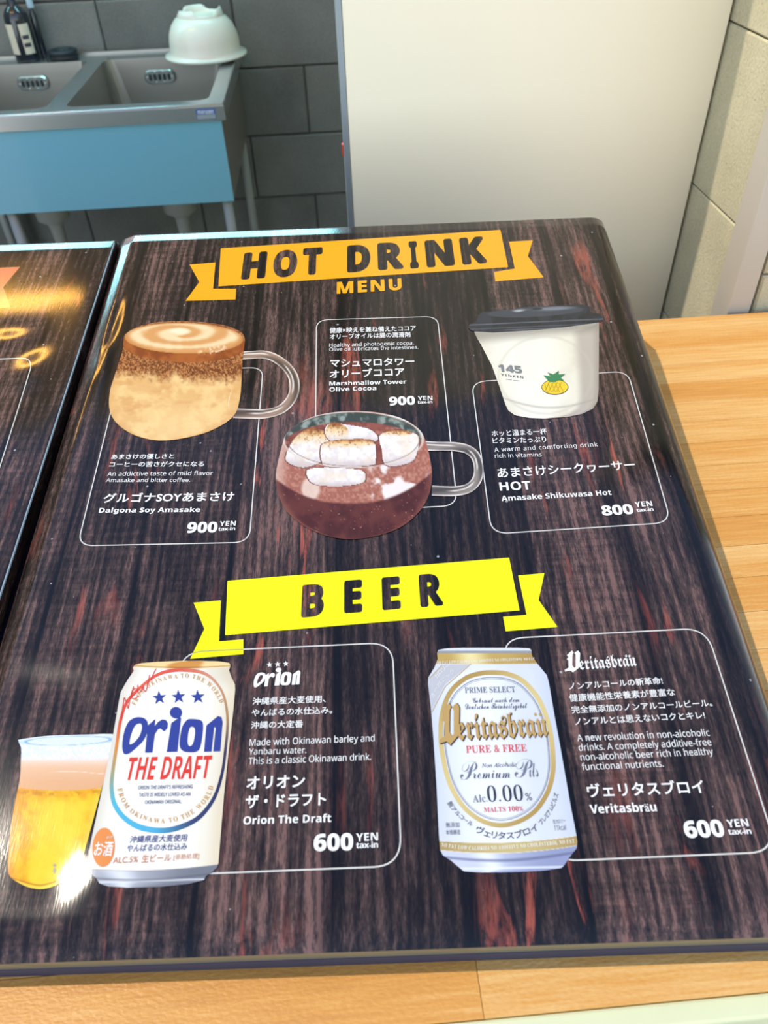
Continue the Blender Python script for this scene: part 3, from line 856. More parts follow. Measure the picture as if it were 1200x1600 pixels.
# ------------------------------------------------------------------ texts
W = WHITE
t_ = lambda q, s, a_, b_, h, off=0.012, **k: Tq(q, s, a_, b_, h, W, 3, cjk=True, off=off, **k)
e_ = lambda q, s, a_, b_, h, **k: Tq(q, s, a_, b_, h, W, 3, **k)
t_(Q1, 'あまさけの優しさと', (80, 817), (417, 813), 29, 0.02)
t_(Q1, 'コーヒーの苦さがクセになる', (70, 858), (577, 855), 30, 0.02)
e_(Q1, SR('An addictive taste of mild flavor'), (60, 905), (625, 901), 24)
e_(Q1, SR('Amasake and bitter coffee.'), (53, 938), (503, 937), 22)
t_(Q1, 'グルゴナSOYあまさけ', (35, 1050), (738, 1040), 54, 0.024, name='dish_name')
e_(Q1, SB('Dalgona Soy Amasake'), (15, 1102), (557, 1098), 27, off=0.004, name='dish_name')
t_(Q2, '健康×映えを兼ね備えたココア', (292, 141), (755, 128), 30, 0.016)
t_(Q2, 'オリーブオイルは腸の潤滑剤', (292, 174), (725, 162), 29, 0.016)
e_(Q2, SR('Healthy and photogenic cocoa.'), (290, 214), (742, 202), 20)
e_(Q2, SR('Olive oil lubricates the intestines.'), (290, 237), (767, 225), 20)
t_(Q2, 'マシュマロタワー', (295, 322), (747, 312), 42, 0.022, name='dish_name')
t_(Q2, 'オリーブココア', (292, 382), (693, 368), 46, 0.022, name='dish_name')
e_(Q2, SB('Marshmallow Tower'), (290, 421), (703, 411), 23, name='dish_name')
e_(Q2, SB('Olive Cocoa'), (290, 453), (542, 445), 23, name='dish_name')
t_(Q3, 'ホッと温まる一杯', (218, 703), (490, 692), 31, 0.012)
t_(Q3, 'ビタミンたっぷり', (222, 737), (487, 730), 29, 0.012)
e_(Q3, SR('A warm and comforting drink'), (230, 778), (740, 751), 22, spacing=1.12)
e_(Q3, SR('rich in vitamins'), (232, 808), (463, 801), 21)
t_(Q3, 'あまさけシークヮーサー', (247, 908), (928, 866), 50, 0.016, name='dish_name')
e_(Q3, SB('HOT'), (257, 970), (410, 963), 42, name='dish_name')
e_(Q3, SB('Amasake Shikuwasa Hot'), (265, 1021), (808, 990), 27, name='dish_name')
t_(QO, '沖縄県産大麦使用、', (102, 430), (585, 412), 49, 0.010)
t_(QO, 'やんばるの水仕込み。', (97, 505), (628, 485), 49, 0.010)
t_(QO, '沖縄の大定番', (92, 587), (436, 577), 50, 0.010)
e_(QO, SR('Made with Okinawan barley and'), (83, 698), (907, 667), 47)
e_(QO, SR('Yanbaru water.'), (79, 756), (457, 745), 44)
e_(QO, SR('This is a classic Okinawan drink.'), (76, 820), (883, 790), 47)
t_(QO, 'オリオン', (62, 985), (447, 970), 86, 0.024, name='dish_name')
t_(QO, 'ザ・ドラフト', (55, 1110), (587, 1092), 88, 0.024, name='dish_name')
e_(QO, SB('Orion The Draft'), (42, 1215), (622, 1198), 56, name='dish_name')
t_(QW, 'ノンアルコールの新革命!', (105, 347), (622, 315), 42, 0.012)
t_(QW, '健康機能性栄養素が豊富な', (108, 413), (690, 379), 43, 0.010)
t_(QW, '完全無添加のノンアルコールビール。', (120, 477), (895, 438), 42, 0.010)
t_(QW, 'ノンアルとは思えないコクとキレ!', (138, 542), (855, 505), 41, 0.012)
e_(QW, SR('A new revolution in non-alcoholic'), (150, 630), (880, 600), 40)
e_(QW, SR('drinks. A completely additive-free'), (158, 683), (890, 652), 40)
e_(QW, SR('non-alcoholic beer rich in healthy'), (168, 736), (900, 703), 40)
e_(QW, SR('functional nutrients.'), (176, 789), (625, 770), 40)
t_(QW, 'ヴェリタスブロイ', (208, 940), (855, 915), 78, 0.020, name='dish_name')
e_(QW, SB('Veritasbr') + 'ä' + SB('u'), (222, 1028), (588, 1015), 52, off=0.004, name='dish_name')
for q, s, a_, b_, h, ya, yb, yh, xa, xb, xh in (
        (Q1, '900', (485, 1209), (648, 1206), 57, (662, 1173), (748, 1171), 25, (655, 1199), (745, 1196), 20),
        (Q2, '900', (611, 527), (750, 522), 46, (765, 500), (843, 498), 22, (763, 518), (842, 516), 16),
        (Q3, '800', (763, 1092), (918, 1083), 50, (925, 1050), (1010, 1045), 26, (932, 1075), (1015, 1069), 19),
        (QO, '600', (505, 1388), (766, 1381), 112, (785, 1326), (930, 1319), 52, (785, 1371), (930, 1367), 42),
        (QW, '600', (746, 1161), (965, 1153), 96, (978, 1105), (1095, 1098), 44, (983, 1145), (1110, 1140), 34)):
    e_(q, SB(s), a_, b_, h, off=0.022, name='price_text')
    e_(q, SB('YEN'), ya, yb, yh, name='price_text')
    e_(q, SB('tax-in'), xa, xb, xh, name='price_text', spacing=0.86)

# ------------------------------------------------------------------ star logo and word mark shared by can and card
ORI = [
    [[(262, 640), (261, 600), (267, 552), (280, 503), (301, 460), (330, 437), (365, 428), (402, 434), (424, 456), (427, 492), (422, 530), (408, 566), (385, 597), (350, 630), (320, 656), (298, 669), (272, 668)],
     [(364, 470), (384, 472), (390, 492), (385, 521), (373, 552), (352, 580), (328, 601), (308, 606), (309, 580), (317, 545), (330, 508), (345, 482)]],
    [[(428, 482), (478, 440), (472, 488), (497, 458), (522, 443), (548, 447), (560, 468), (556, 500), (535, 522), (512, 502), (495, 506), (474, 540), (458, 660), (410, 661)]],
    [[(583, 466), (640, 425), (646, 435), (622, 655), (552, 657)]],
    [[(700, 440), (742, 441), (778, 450), (791, 480), (785, 560), (770, 630), (745, 655), (700, 658), (660, 650), (638, 620), (640, 560), (655, 490), (680, 452)],
     [(715, 490), (735, 500), (738, 540), (725, 600), (705, 618), (690, 600), (692, 540), (703, 500)]],
    [[(813, 482), (890, 420), (912, 428), (919, 460), (904, 652), (858, 653), (874, 500), (864, 490), (846, 654), (797, 656)]],
]
def ori_groups(f):
    g = []
    for L_ in ORI:
        sm = len(L_[0]) > 12 and L_ is not ORI[1]
        g.append([f(crom(p_, n=5) if (sm) else np.array(p_, float)) for p_ in L_])
    th = np.linspace(0, 2 * math.pi, 28, endpoint=False)
    g.append([f(np.stack([613 + 40 * np.cos(th), 398 + 38 * np.sin(th)], 1))])
    return g
def star(cx, cy, r, q, tilt=-0.08):
    return q([(cx + (r if k % 2 == 0 else r * 0.40) * math.sin(k * math.pi / 5 + tilt), cy - (r if k % 2 == 0 else r * 0.40) * math.cos(k * math.pi / 5 + tilt)) for k in range(10)])
A_ = np.array([(110, 310), (418, 300)], float)
def to_card(P):
    P = np.asarray(P, float); x = (P[:, 0] - 262) / (918 - 262); y = (670 - P[:, 1]) / (670 - 360)
    return QO(np.stack([112 + x * 306 - y * 0, 313 - x * 14 - y * 122], 1))
fills('word_mark', ori_groups(to_card), ink(W), 3)
fills('star_mark', [[star(x, y, 20, QO)] for x, y in ((216, 164), (269, 161), (323, 158))], ink(W), 3)
VIN = [(118, 130), (128, 141), (121, 152), (120, 212), (131, 226), (139, 219), (139, 152), (131, 143), (152, 130), (163, 144), (160, 222), (124, 250), (108, 240), (80, 246), (79, 236), (100, 224), (99, 185), (90, 178), (99, 165), (90, 156)]
def initial(q, x0, y0, w, h, rgb, layer, grow=0.0, shift=(0, 0)):
    P = np.array(VIN, float); P = (P - np.array([79, 130])) / np.array([84, 120]); P = (P - 0.5) * (1 + grow) + 0.5
    fills('word_mark', [[q(P * np.array([w, h]) + np.array([x0, y0]) + np.array(shift))]], ink(rgb), layer)
def veritas(q, v0, v1, vh, r0, r1, rh, rgb, layer, off=0.0, shadow=None):
    if shadow:
        s = np.array(shadow[1])
        initial(q, v0[0], v0[1] - vh, v1[0] - v0[0], vh, shadow[0], layer - 1, 0.03, shadow[1])
        Tq(q, GB('eritasbrau'), r0 + s, r1 + s, rh, shadow[0], layer - 1, name='word_mark', off=off + 0.012)
    initial(q, v0[0], v0[1] - vh, v1[0] - v0[0], vh, rgb, layer)
    Tq(q, GB('eritasbrau'), r0, r1, rh, rgb, layer, name='word_mark', off=off)
arr = lambda *x: np.array(x, float)
veritas(QW, arr(79, 250), arr(163, 238), 120, arr(165, 236), arr(478, 214), 72, W, 3)
for dx in (410, 428):
    fills('word_mark', [[QW([(dx + 7, 152), (dx + 14, 160), (dx + 7, 169), (dx, 160)])]], ink(W), 3)

# ------------------------------------------------------------------ picture: layered coffee in a glass mug
def col_mug1(X, Y, s):
    n = fbm(X, Y, 60, 1); nf = fbm(X, Y, 14, 5, 3); ng = fbm(X, Y, 6, 9, 2)
    c = mixc((232, 182, 118), (246, 205, 140), ss(0.3, 0.7, n))
    c = mixc(c, (214, 152, 92), 0.55 * ss(0.55, 0.8, fbm(X, Y * 2.2, 90, 21)))
    c = mixc(c, (222, 165, 100), 0.6 * ss(0.10, 0.0, s) + 0.5 * ss(0.9, 1.0, s))
    c = mixc(c, (250, 214, 150), 0.5 * ss(200, 0, np.abs(Y - 640)) * ss(.2, .4, s) * ss(.95, .6, s))
    band = 350 + 45 * (fbm(X, Y * 0 + 3, 70, 4) - 0.5) * 2 + 25 * s
    g = ss(band + 45, band - 25, Y + 50 * (nf - 0.5))
    brown = mixc((112, 58, 28), (196, 128, 74), ss(0.35, 0.7, ng))
    brown = mixc(brown, (78, 38, 20), 0.6 * ss(0.68, 0.8, fbm(X, Y, 9, 33, 2)))
    c = mixc(c, brown, g * 0.95)
    rim = ell(X, Y, 472, 205, 328, 92, 0.02)
    c = mixc(c, mixc((176, 98, 44), (140, 70, 30), ss(0.3, 0.7, n)), ss(1.03, 0.99, rim))
    top = ell(X, Y, 472, 168, 318, 82, 0.02)
    an = np.arctan2(Y - 155, (X - 440) * 0.3)
    sw = 0.5 + 0.5 * np.sin(ell(X, Y, 440, 140, 120, 34) * 5.0 + an * 1.0 + 1.4)
    foam = mixc((222, 160, 98), (248, 216, 168), ss(0.25, 0.85, sw * 0.6 + n * 0.5))
    foam = mixc(foam, (198, 128, 66), 0.7 * ss(0.86, 1.0, top))
    foam = mixc(foam, (255, 238, 205), 0.8 * ss(1.0, 0.5, ell(X, Y, 450, 130, 70, 22)))
    c = mixc(c, foam, ss(1.01, 0.985, top))
    bub = ss(1.0, 0.6, ell(X, Y, 625, 228, 95, 28, -0.22)) * ss(0.42, 0.6, fbm(X, Y, 12, 40, 2))
    c = mixc(c, (240, 205, 165), bub)
    c = mixc(c, (255, 240, 215), 0.7 * ss(3, 0, np.abs(X - (720 + 10 * np.sin(Y / 30)))) * ss(430, 460, Y) * ss(560, 520, Y))
    return c
O1 = crom([(148, 185), (158, 148), (225, 106), (340, 82), (470, 77), (600, 85), (700, 102), (772, 132), (797, 170), (793, 230), (785, 300), (780, 400), (773, 480), (755, 555), (720, 602), (660, 642), (580, 677), (480, 702), (380, 716), (290, 711), (200, 684), (130, 640), (88, 590), (71, 530), (76, 450), (97, 380), (122, 300), (143, 235)])
def glassc(base, hi):
    def fn(S, T_, px):
        c = mixc(np.array(base, float) * 0.55 + np.zeros((len(S), 3)), base, 0.5 + 0.5 * np.sin(S * 11 + T_ * 4))
        c = mixc(c, hi, 0.95 * ss(0.30, 0.44, np.abs(T_)) * (0.55 + 0.45 * np.sin(S * 15 + 1) ** 2))
        c = mixc(c, (250, 240, 230), 0.9 * ss(0.12, 0.02, np.abs(T_ + 0.16 * np.cos(S * 5))) * ss(.1, .6, np.sin(S * 9 + .6) ** 2))
        return c
    return fn
ribbon('mug_handle_picture', Q1(crom([(770, 262), (830, 258), (900, 256), (960, 275), (1020, 320), (1058, 380), (1062, 450), (1035, 510), (985, 552), (910, 572), (830, 573), (735, 570)], closed=False)), [12, 12.5, 13, 15, 16, 15, 14, 15, 15], None, 4, colfn=glassc((164, 134, 114), (248, 234, 222)), na=13)
picture('coffee_mug_picture', Q1, O1, col_mug1, 5)

# ------------------------------------------------------------------ picture: cocoa with marshmallows
MM = [  # marshmallow shapes: outline, toasted-top outline
    ([(60, 790), (110, 700), (180, 655), (260, 665), (288, 710), (262, 800), (240, 835), (150, 862), (70, 835)], [(60, 760), (110, 700), (180, 652), (262, 665), (288, 700), (245, 735), (170, 755), (110, 765)]),
    ([(275, 640), (310, 625), (400, 635), (500, 655), (545, 690), (540, 720), (470, 720), (380, 722), (300, 720), (268, 680)], [(272, 660), (300, 622), (350, 628), (385, 650), (395, 690), (375, 722), (300, 722), (275, 700)]),
    ([(560, 690), (640, 665), (720, 672), (770, 700), (760, 780), (730, 830), (640, 855), (585, 840), (572, 770)], [(558, 700), (590, 672), (660, 662), (740, 672), (700, 690), (600, 700)]),
    ([(245, 760), (270, 730), (380, 715), (500, 715), (535, 740), (538, 820), (520, 850), (400, 860), (275, 855), (248, 820)], [(245, 770), (275, 725), (390, 710), (505, 712), (532, 740), (505, 765), (380, 755), (290, 770)]),
    ([(170, 880), (250, 862), (400, 868), (475, 885), (478, 935), (420, 955), (300, 962), (200, 945)], None),
]
MMs = [(crom(a_), crom(b_) if b_ else None) for a_, b_ in MM]
def col_mug2(X, Y, s):
    n = fbm(X, Y, 60, 2); nf = fbm(X, Y, 12, 7, 3)
    c = mixc((80, 36, 30), (104, 52, 42), ss(0.3, 0.7, n))
    c = mixc(c, (150, 95, 78), 0.6 * ss(0.06, 0.0, s) + 0.4 * ss(0.94, 1.0, s))
    c = mixc(c, (220, 180, 150), ss(0.93, 0.97, fbm(X, Y, 7, 77, 1)) * 0.6)
    low = 1055 - 150 * np.abs((X - 400) / 420) ** 2.4
    g = ss(low + 8, low - 10, Y)
    up = mixc((166, 100, 82), (192, 132, 110), ss(0.35, 0.75, nf))
    up = mixc(up, (245, 236, 232), ss(0.40, 0.52, fbm(X * 1.0, Y, 110, 12)) * ss(450, 540, X) * ss(840, 780, X) * 0.95)
    up = mixc(up, (238, 216, 200), 0.8 * ss(1.1, 0.7, ell(X, Y, 190, 975, 55, 70)))
    up = mixc(up, (230, 200, 184), 0.6 * ss(0.10, 0.0, s))
    c = mixc(c, up, g)
    liq = ell(X, Y, 415, 745, 372, 128, 0.0)
    lc_ = mixc((150, 84, 66), (120, 62, 50), ss(0.3, 0.7, n)); lc_ = mixc(lc_, (205, 140, 112), 0.6 * ss(0.55, 0.75, fbm(X, Y * 2, 50, 31)))
    rim = ell(X, Y, 418, 713, 378, 152, 0.0)
    back = mixc((64, 72, 62), (150, 160, 150), ss(0.45, 0.75, fbm(X, Y, 40, 55)))
    c = mixc(c, back, ss(1.0, 0.98, rim) * ss(740, 700, Y))
    c = mixc(c, lc_, ss(1.01, 0.98, liq) * ss(1.01, .99, rim))
    for k, (a_, b_) in enumerate(MMs):
        m = inpoly(X, Y, a_)
        tY = (Y - a_[:, 1].min()) / np.ptp(a_[:, 1]); ce_ = a_.mean(0)
        mb = inpoly(X, Y, (a_ - ce_) * 1.05 + ce_); c[mb] = c[mb] * 0.25 + np.array((112, 64, 50)) * 0.75
        sh = mixc((248, 240, 234), (222, 206, 204), 0.6 * ss(0.4, 0.75, fbm(X, Y, 22, 60 + k)))
        sh = mixc(sh, (244, 214, 180), 0.35 * ss(0.5, 0.7, fbm(X, Y, 70, 70 + k)))
        sh = mixc(sh, (196, 176, 176), 0.7 * ss(0.6, 1.02, tY))
        c[m] = sh[m]
        if b_ is not None:
            m = inpoly(X, Y, b_)
            y0_, y1_ = b_[:, 1].min(), b_[:, 1].max(); tt_ = (Y - y0_) / (y1_ - y0_)
            fl = ss(0.95, 0.15, tt_ + 0.5 * (fbm(X, Y, 34, 81 + k) - 0.5))
            ta = mixc(c, (238, 190, 118), fl * 0.85)
            ta = mixc(ta, (150, 86, 36), 0.9 * ss(0.42, 0.0, tt_ + 0.5 * (fbm(X, Y, 16, 85 + k) - 0.5)))
            ta = mixc(ta, (110, 60, 26), 0.7 * ss(0.66, 0.76, fbm(X, Y, 10, 90 + k, 2)) * fl)
            c[m] = ta[m]
    e1 = ss(0.030, 0.0, np.abs(rim - 0.985)); c = mixc(c, (232, 214, 198), e1 * 0.9)
    e2 = ss(0.018, 0.0, np.abs(rim - 0.935)); c = mixc(c, (110, 78, 66), e2 * 0.6)
    c = mixc(c, (255, 250, 240), e1 * ss(0.6, 0.75, fbm(X, Y, 60, 14)))
    return c
O2 = crom([(42, 730), (62, 680), (130, 622), (250, 577), (400, 560), (550, 567), (680, 600), (762, 650), (798, 700), (822, 780), (839, 880), (835, 960), (815, 1030), (770, 1100), (690, 1170), (590, 1215), (480, 1240), (380, 1245), (270, 1225), (150, 1172), (60, 1092), (16, 1000), (4, 915), (16, 830)])
ribbon('mug_handle_picture', Q2(crom([(800, 745), (870, 748), (960, 750), (1030, 765), (1075, 805), (1090, 870), (1078, 930), (1035, 972), (960, 988), (840, 985)], closed=False)), [15, 14, 14, 15, 15, 15, 15, 16], None, 6, colfn=glassc((150, 138, 130), (244, 232, 224)), na=13)
picture('cocoa_mug_picture', Q2, O2, col_mug2, 7)

# ------------------------------------------------------------------ picture: paper cup with lid
def col_cup(X, Y, s):
    n = fbm(X, Y, 80, 3)
    c = mixc((236, 228, 206), (226, 216, 194), ss(0.3, 0.7, n))
    c = mixc(c, (250, 246, 232), 0.7 * ss(0.45, 0.15, np.abs(s - 0.35)))
    c = mixc(c, (186, 174, 160), 0.9 * ss(0.76, 0.86, s)); c = mixc(c, (160, 146, 132), 0.6 * ss(0.93, 1.0, s))
    c = mixc(c, (168, 158, 140), 0.5 * ss(10, 0, np.abs(Y - (553 - 40 * (s - 0.5) ** 2 * 4 + 38 * (1 - (2 * s - 1) ** 2) * .2))))
    c = mixc(c, (140, 132, 120), 0.7 * ss(235, 175, Y + (s - 0.5) * 60))
    c = mixc(c, (200, 190, 170), 0.35 * ss(6, 0, np.abs(ell(X, Y, 480, 400, 230, 190) - 1) * 100))
    return c
OC = [(128, 185), (300, 175), (560, 160), (745, 140), (744, 300), (743, 470), (737, 530), (715, 566), (660, 592), (590, 606), (480, 614), (400, 611), (330, 598), (298, 575), (283, 545), (255, 460), (215, 350), (168, 260), (142, 215)]
picture('paper_cup_picture', Q3, OC, col_cup, 4)
def col_lid(X, Y, s):
    c = mixc((52, 54, 60), (38, 39, 44), ss(0.3, 0.7, fbm(X, Y, 60, 8)))
    yb = 152 - (X - 130) * 0.045
    c = mixc(c, (120, 124, 132), 0.75 * ss(5, 0, np.abs(Y - yb)))
    c = mixc(c, (92, 95, 102), 0.8 * ss(5, 0, np.abs(Y - (yb + 22))))
    c = mixc(c, (74, 77, 84), 0.8 * ss(1.0, 0.9, ell(X, Y, 430, 88, 250, 26, -0.05)))
    c = mixc(c, (170, 172, 178), 0.55 * ss(1.0, 0.3, ell(X, Y, 520, 72, 140, 14, -0.05)))
    c = mixc(c, (200, 200, 205), 0.8 * ss(1.0, 0.4, ell(X, Y, 350, 82, 36, 9, -0.1)))
    c = mixc(c, (28, 28, 32), 0.7 * ss(1.0, 0.5, ell(X, Y, 440, 74, 34, 8)))
    c = mixc(c, (150, 154, 164), 0.5 * ss(4, 0, np.abs(Y - (yb + 33))) * ss(200, 300, X))
    return c
picture('cup_lid_picture', Q3, [(100, 168), (108, 148), (138, 138), (150, 105), (170, 88), (250, 80), (330, 76), (352, 64), (420, 62), (440, 66), (560, 55), (660, 52), (695, 60), (706, 92), (748, 98), (768, 122), (762, 133), (742, 141), (560, 166), (400, 180), (220, 190), (122, 184)], col_lid, 5)
GR = (96, 100, 104)
Tq(Q3, SB('145'), (250, 382), (368, 392), 36, (130, 132, 134), 6, name='cup_logo', off=0.03)
Tq(Q3, SB('YENKEN'), (262, 404), (372, 418), 12, GR, 6, name='cup_logo', spacing=1.25)
multi_ribbon('cup_logo', [Q3([(285, 421), (315, 425)]), Q3([(322, 426), (356, 430)])], 0.7, ink((150, 152, 150)), 6)
# fruit printed on the cup
th = np.linspace(0, 2 * math.pi, 40, endpoint=False)
fills('pineapple_print', [[Q3(np.stack([527 + 66 * np.cos(th), 466 + 38 * np.sin(th) - 6], 1))]], ink((70, 62, 30)), 6)
fills('pineapple_print', [[Q3(np.stack([527 + 63 * np.cos(th), 466 + 35 * np.sin(th) - 6], 1))]], ink((240, 208, 50)), 7)
multi_ribbon('pineapple_print', [Q3([(475 + 18 * k, 442), (490 + 20 * k, 486)]) for k in range(5)] + [Q3([(500 + 20 * k, 436), (475 + 20 * k, 484)]) for k in range(4)], 0.8, ink((196, 150, 30)), 8)
fills('pineapple_leaves', [[Q3([(500, 436), (470, 402), (505, 408), (490, 388), (520, 398), (546, 380), (545, 398), (578, 396), (556, 414), (572, 430), (545, 428), (530, 436)])]], ink((60, 132, 84)), 8, 'green pineapple leaves')

# ------------------------------------------------------------------ picture: plastic glass of beer
def col_beer(X, Y, s):
    n = fbm(X, Y, 70, 6)
    c = mixc((248, 188, 20), (236, 158, 10), ss(0.35, 0.7, n))
    c = mixc(c, (255, 222, 60), 0.8 * ss(0.5, 0.15, np.abs(s - 0.6)) * ss(720, 860, Y))
    c = mixc(c, (236, 150, 30), 0.7 * ss(0.12, 0.0, s)); c = mixc(c, (255, 226, 90), 0.6 * ss(.9, 1.0, s))
    yl = 700 + 22 * (1 - (2 * s - 1) ** 2)
    c = mixc(c, (196, 128, 10), 0.6 * ss(34, 0, np.abs(Y - (yl + 30))) * ss(0.42, 0.55, fbm(X, Y, 26, 44)))
    fo = mixc((240, 196, 160), (232, 176, 130), ss(470, 690, Y))
    fo = mixc(fo, (246, 226, 212), ss(540, 430, Y))
    c = mixc(c, fo, ss(yl + 6, yl - 6, Y))
    fr = mixc((224, 232, 248), (250, 250, 252), ss(0.35, 0.65, fbm(X, Y, 16, 66, 3)))
    c = mixc(c, fr, ss(490, 420, Y))
    rim = ell(X, Y, 570, 308, 410, 42, -0.03)
    c = mixc(c, (206, 226, 250), ss(1.05, 1.0, rim)); c = mixc(c, (226, 232, 246), ss(0.9, 0.8, rim)); c = mixc(c, (120, 160, 220), 0.8 * ss(0.06, 0.0, np.abs(rim - 0.86)))
    c = mixc(c, (255, 250, 240), 0.6 * ss(4, 0, np.abs(Y - 575 - 12 * np.sin(X / 120))) * ss(.3, .5, s))
    yb = 1450 + 62 * (1 - (2 * s - 1) ** 2)
    c = mixc(c, (176, 104, 6), 0.6 * ss(16, 0, np.abs(Y - yb)))
    c = mixc(c, (255, 232, 90), 0.7 * ss(yb + 8, yb + 26, Y))
    c = mixc(c, (150, 156, 168), 0.75 * ss(1.0, 0.6, ell(X, Y, 458, 1345, 20, 16) ) )
    c = mixc(c, (160, 166, 176), 0.75 * ss(1.0, 0.6, ell(X, Y, 458, 1390, 18, 34)))
    return c
OG = crom([(158, 315), (175, 297), (400, 268), (700, 258), (960, 258), (945, 350), (905, 520), (850, 705), (780, 960), (720, 1180), (672, 1330), (600, 1415), (500, 1495), (380, 1540), (260, 1534), (150, 1486), (82, 1430), (68, 1340), (76, 1200), (102, 960), (140, 760), (168, 620), (176, 480), (178, 370)], n=5)
picture('beer_glass_picture', QG, OG, col_beer, 4)

# ------------------------------------------------------------------ picture: cream can
def col_can1(X, Y, s):
    c = mixc((240, 232, 214), (250, 246, 236), ss(0.5, 0.1, np.abs(s - 0.42)))
    c = mixc(c, (226, 206, 174), 0.7 * ss(0.86, 1.0, s)); c = mixc(c, (214, 206, 196), 0.5 * ss(0.10, 0.0, s))
    c = mixc(c, (255, 255, 252), 0.6 * ss(0.06, 0.0, np.abs(s - 0.78)) * ss(150, 300, Y))
    c = mixc(c, (206, 190, 168), 0.35 * ss(270, 150, Y) * ss(.6, .9, s))
    gold = mixc((214, 148, 70), (250, 214, 150), ss(0.3, 0.7, np.sin(s * 9) * .5 + .5))
    yt = 96 + 24 * (1 - (2 * s - 1) ** 2) * 0.5
    c = mixc(c, gold, ss(yt + 4, yt - 4, Y)); c = mixc(c, (110, 74, 40), 0.6 * ss(5, 0, np.abs(Y - (yt - 8))))
    yb = 1418 + 24 * (1 - (2 * s - 1) ** 2) - 28 * s + 6
    sil = mixc((176, 178, 186), (120, 122, 132), ss(0.3, 0.9, s)); sil = mixc(sil, (228, 230, 236), ss(0.2, 0.0, np.abs(s - 0.25)))
    sil = mixc(sil, (236, 238, 242), 0.8 * ss(12, 0, np.abs(Y - (1512 - 20 * s)))); sil = mixc(sil, (90, 92, 100), 0.5 * ss(14, 0, np.abs(Y - (yb + 62))))
    c = mixc(c, sil, ss(yb - 2, yb + 2, Y)); c = mixc(c, (120, 110, 100), 0.5 * ss(4, 0, np.abs(Y - yb)))
    return c
OA = [(330, 100), (340, 84), (380, 72), (500, 62), (700, 55), (900, 60), (962, 70), (970, 84), (968, 98), (961, 118), (975, 160), (1000, 210), (1002, 245), (990, 380), (960, 640), (930, 920), (905, 1220), (892, 1385), (885, 1412), (850, 1445), (812, 1470), (795, 1498), (700, 1522), (500, 1544), (300, 1548), (170, 1540), (112, 1520), (86, 1482), (32, 1442), (22, 1415), (55, 1240), (90, 1080), (130, 890), (170, 700), (205, 510), (238, 320), (250, 262), (275, 215), (303, 170), (335, 122)]
picture('beer_can_picture', QC, OA, col_can1, 8, label='cream can with blue lettering printed on the board')
def colring(S, T_, px):
    P = (px - np.array([130, 1020])) * 4.212
    an = np.degrees(np.arctan2(P[:, 1] - 640, P[:, 0] - 560)) % 360
    keys = [0, 30, 70, 100, 135, 160, 185, 215, 250, 275, 300, 330, 360]
    cs = np.array([(70, 62, 84), (48, 48, 84), (60, 70, 110), (84, 176, 214), (86, 186, 214), (176, 160, 110), (226, 140, 60), (228, 80, 56), (236, 96, 76), (226, 90, 70), (214, 150, 120), (176, 140, 90), (70, 62, 84)], float)
    return np.stack([np.interp(an, keys, cs[:, i]) for i in range(3)], 1)
ring = QC(crom([(690, 118), (800, 140), (880, 205), (930, 300), (952, 450), (940, 620), (915, 800), (862, 960), (765, 1085), (640, 1150), (520, 1172), (380, 1152), (275, 1090), (210, 1000), (190, 900), (195, 800), (222, 620), (248, 450), (290, 330), (370, 240), (480, 155), (580, 122)]))
ribbon('label_ring', ring, [6, 3.5, 4, 5, 8, 9, 7, 5, 4.5, 4.5, 6], None, 9, closed=True, colfn=colring, na=3)
BLU = (54, 68, 150)
fills('star_mark', [[star(x, y, 48, QC)] for x, y in ((503, 300), (630, 294), (756, 295))], ink(BLU), 10)
fills('word_mark', ori_groups(lambda P: QC(P)), ink(BLU), 10, 'blue word mark on the cream can')
Tq(QC, SB('THE DRAFT'), (275, 842), (828, 829), 152, (228, 62, 46), 10, shear=0.06, name='label_text')
Tq(QC, SR("ORION THE DRAFT'S REFRESHING"), (363, 902), (722, 895), 24, (70, 80, 130), 10, off=0.010, name='label_text')
Tq(QC, SR('TASTE IS WIDELY LOVED AS AN'), (368, 950), (707, 944), 24, (70, 80, 130), 10, off=0.010, name='label_text')
Tq(QC, SR('OKINAWAN ORIGINAL.'), (408, 998), (650, 993), 24, (70, 80, 130), 10, off=0.010, name='label_text')
GO = (212, 158, 78)
path_text('label_text', FB('FROM OKINAWA TO THE WORLD'), QC(crom([(342, 355), (385, 285), (450, 225), (540, 185), (640, 170), (720, 172), (800, 205), (860, 262), (905, 340)], closed=False)), 6.8, GO, 10, wide=.85)
path_text('label_text', FB('FROM OKINAWA TO THE WORLD'), QC(crom([(226, 895), (252, 975), (300, 1045), (380, 1095), (480, 1122), (570, 1120), (680, 1090), (770, 1030), (830, 960), (862, 880)], closed=False)), 7.5, GO, 10, wide=.85)
multi_ribbon('label_text', [QC(crom(l, closed=False)) for l in (
    [(250, 470), (258, 400), (268, 330), (275, 300), (292, 345), (300, 368), (312, 300), (335, 225)],
    [(318, 292), (345, 275), (356, 250), (340, 240), (322, 270), (322, 300), (345, 306), (368, 285)],
    [(362, 215), (362, 262), (380, 262), (398, 225), (402, 250), (418, 250), (440, 150)],
    [(482, 108), (445, 185)], [(436, 196), (432, 206)])], 1.3, ink((226, 74, 60)), 11)
fills('round_mark', [[QC(np.stack([138 + 73 * np.cos(th), 1283 + 128 * np.sin(th) - 10 * np.cos(th)], 1))]], ink((236, 146, 74)), 10)
Tq(QC, 'お酒', (70, 1342), (190, 1342), 100, W, 11, cjk=True, off=0.015, name='label_text')
Tq(QC, 'さけ', (155, 1226), (196, 1224), 17, W, 11, cjk=True, off=0.01, name='label_text')
Tq(QC, '沖縄県産大麦使用', (306, 1256), (683, 1243), 49, (74, 84, 140), 10, cjk=True, off=0.012, shear=.06, name='label_text')
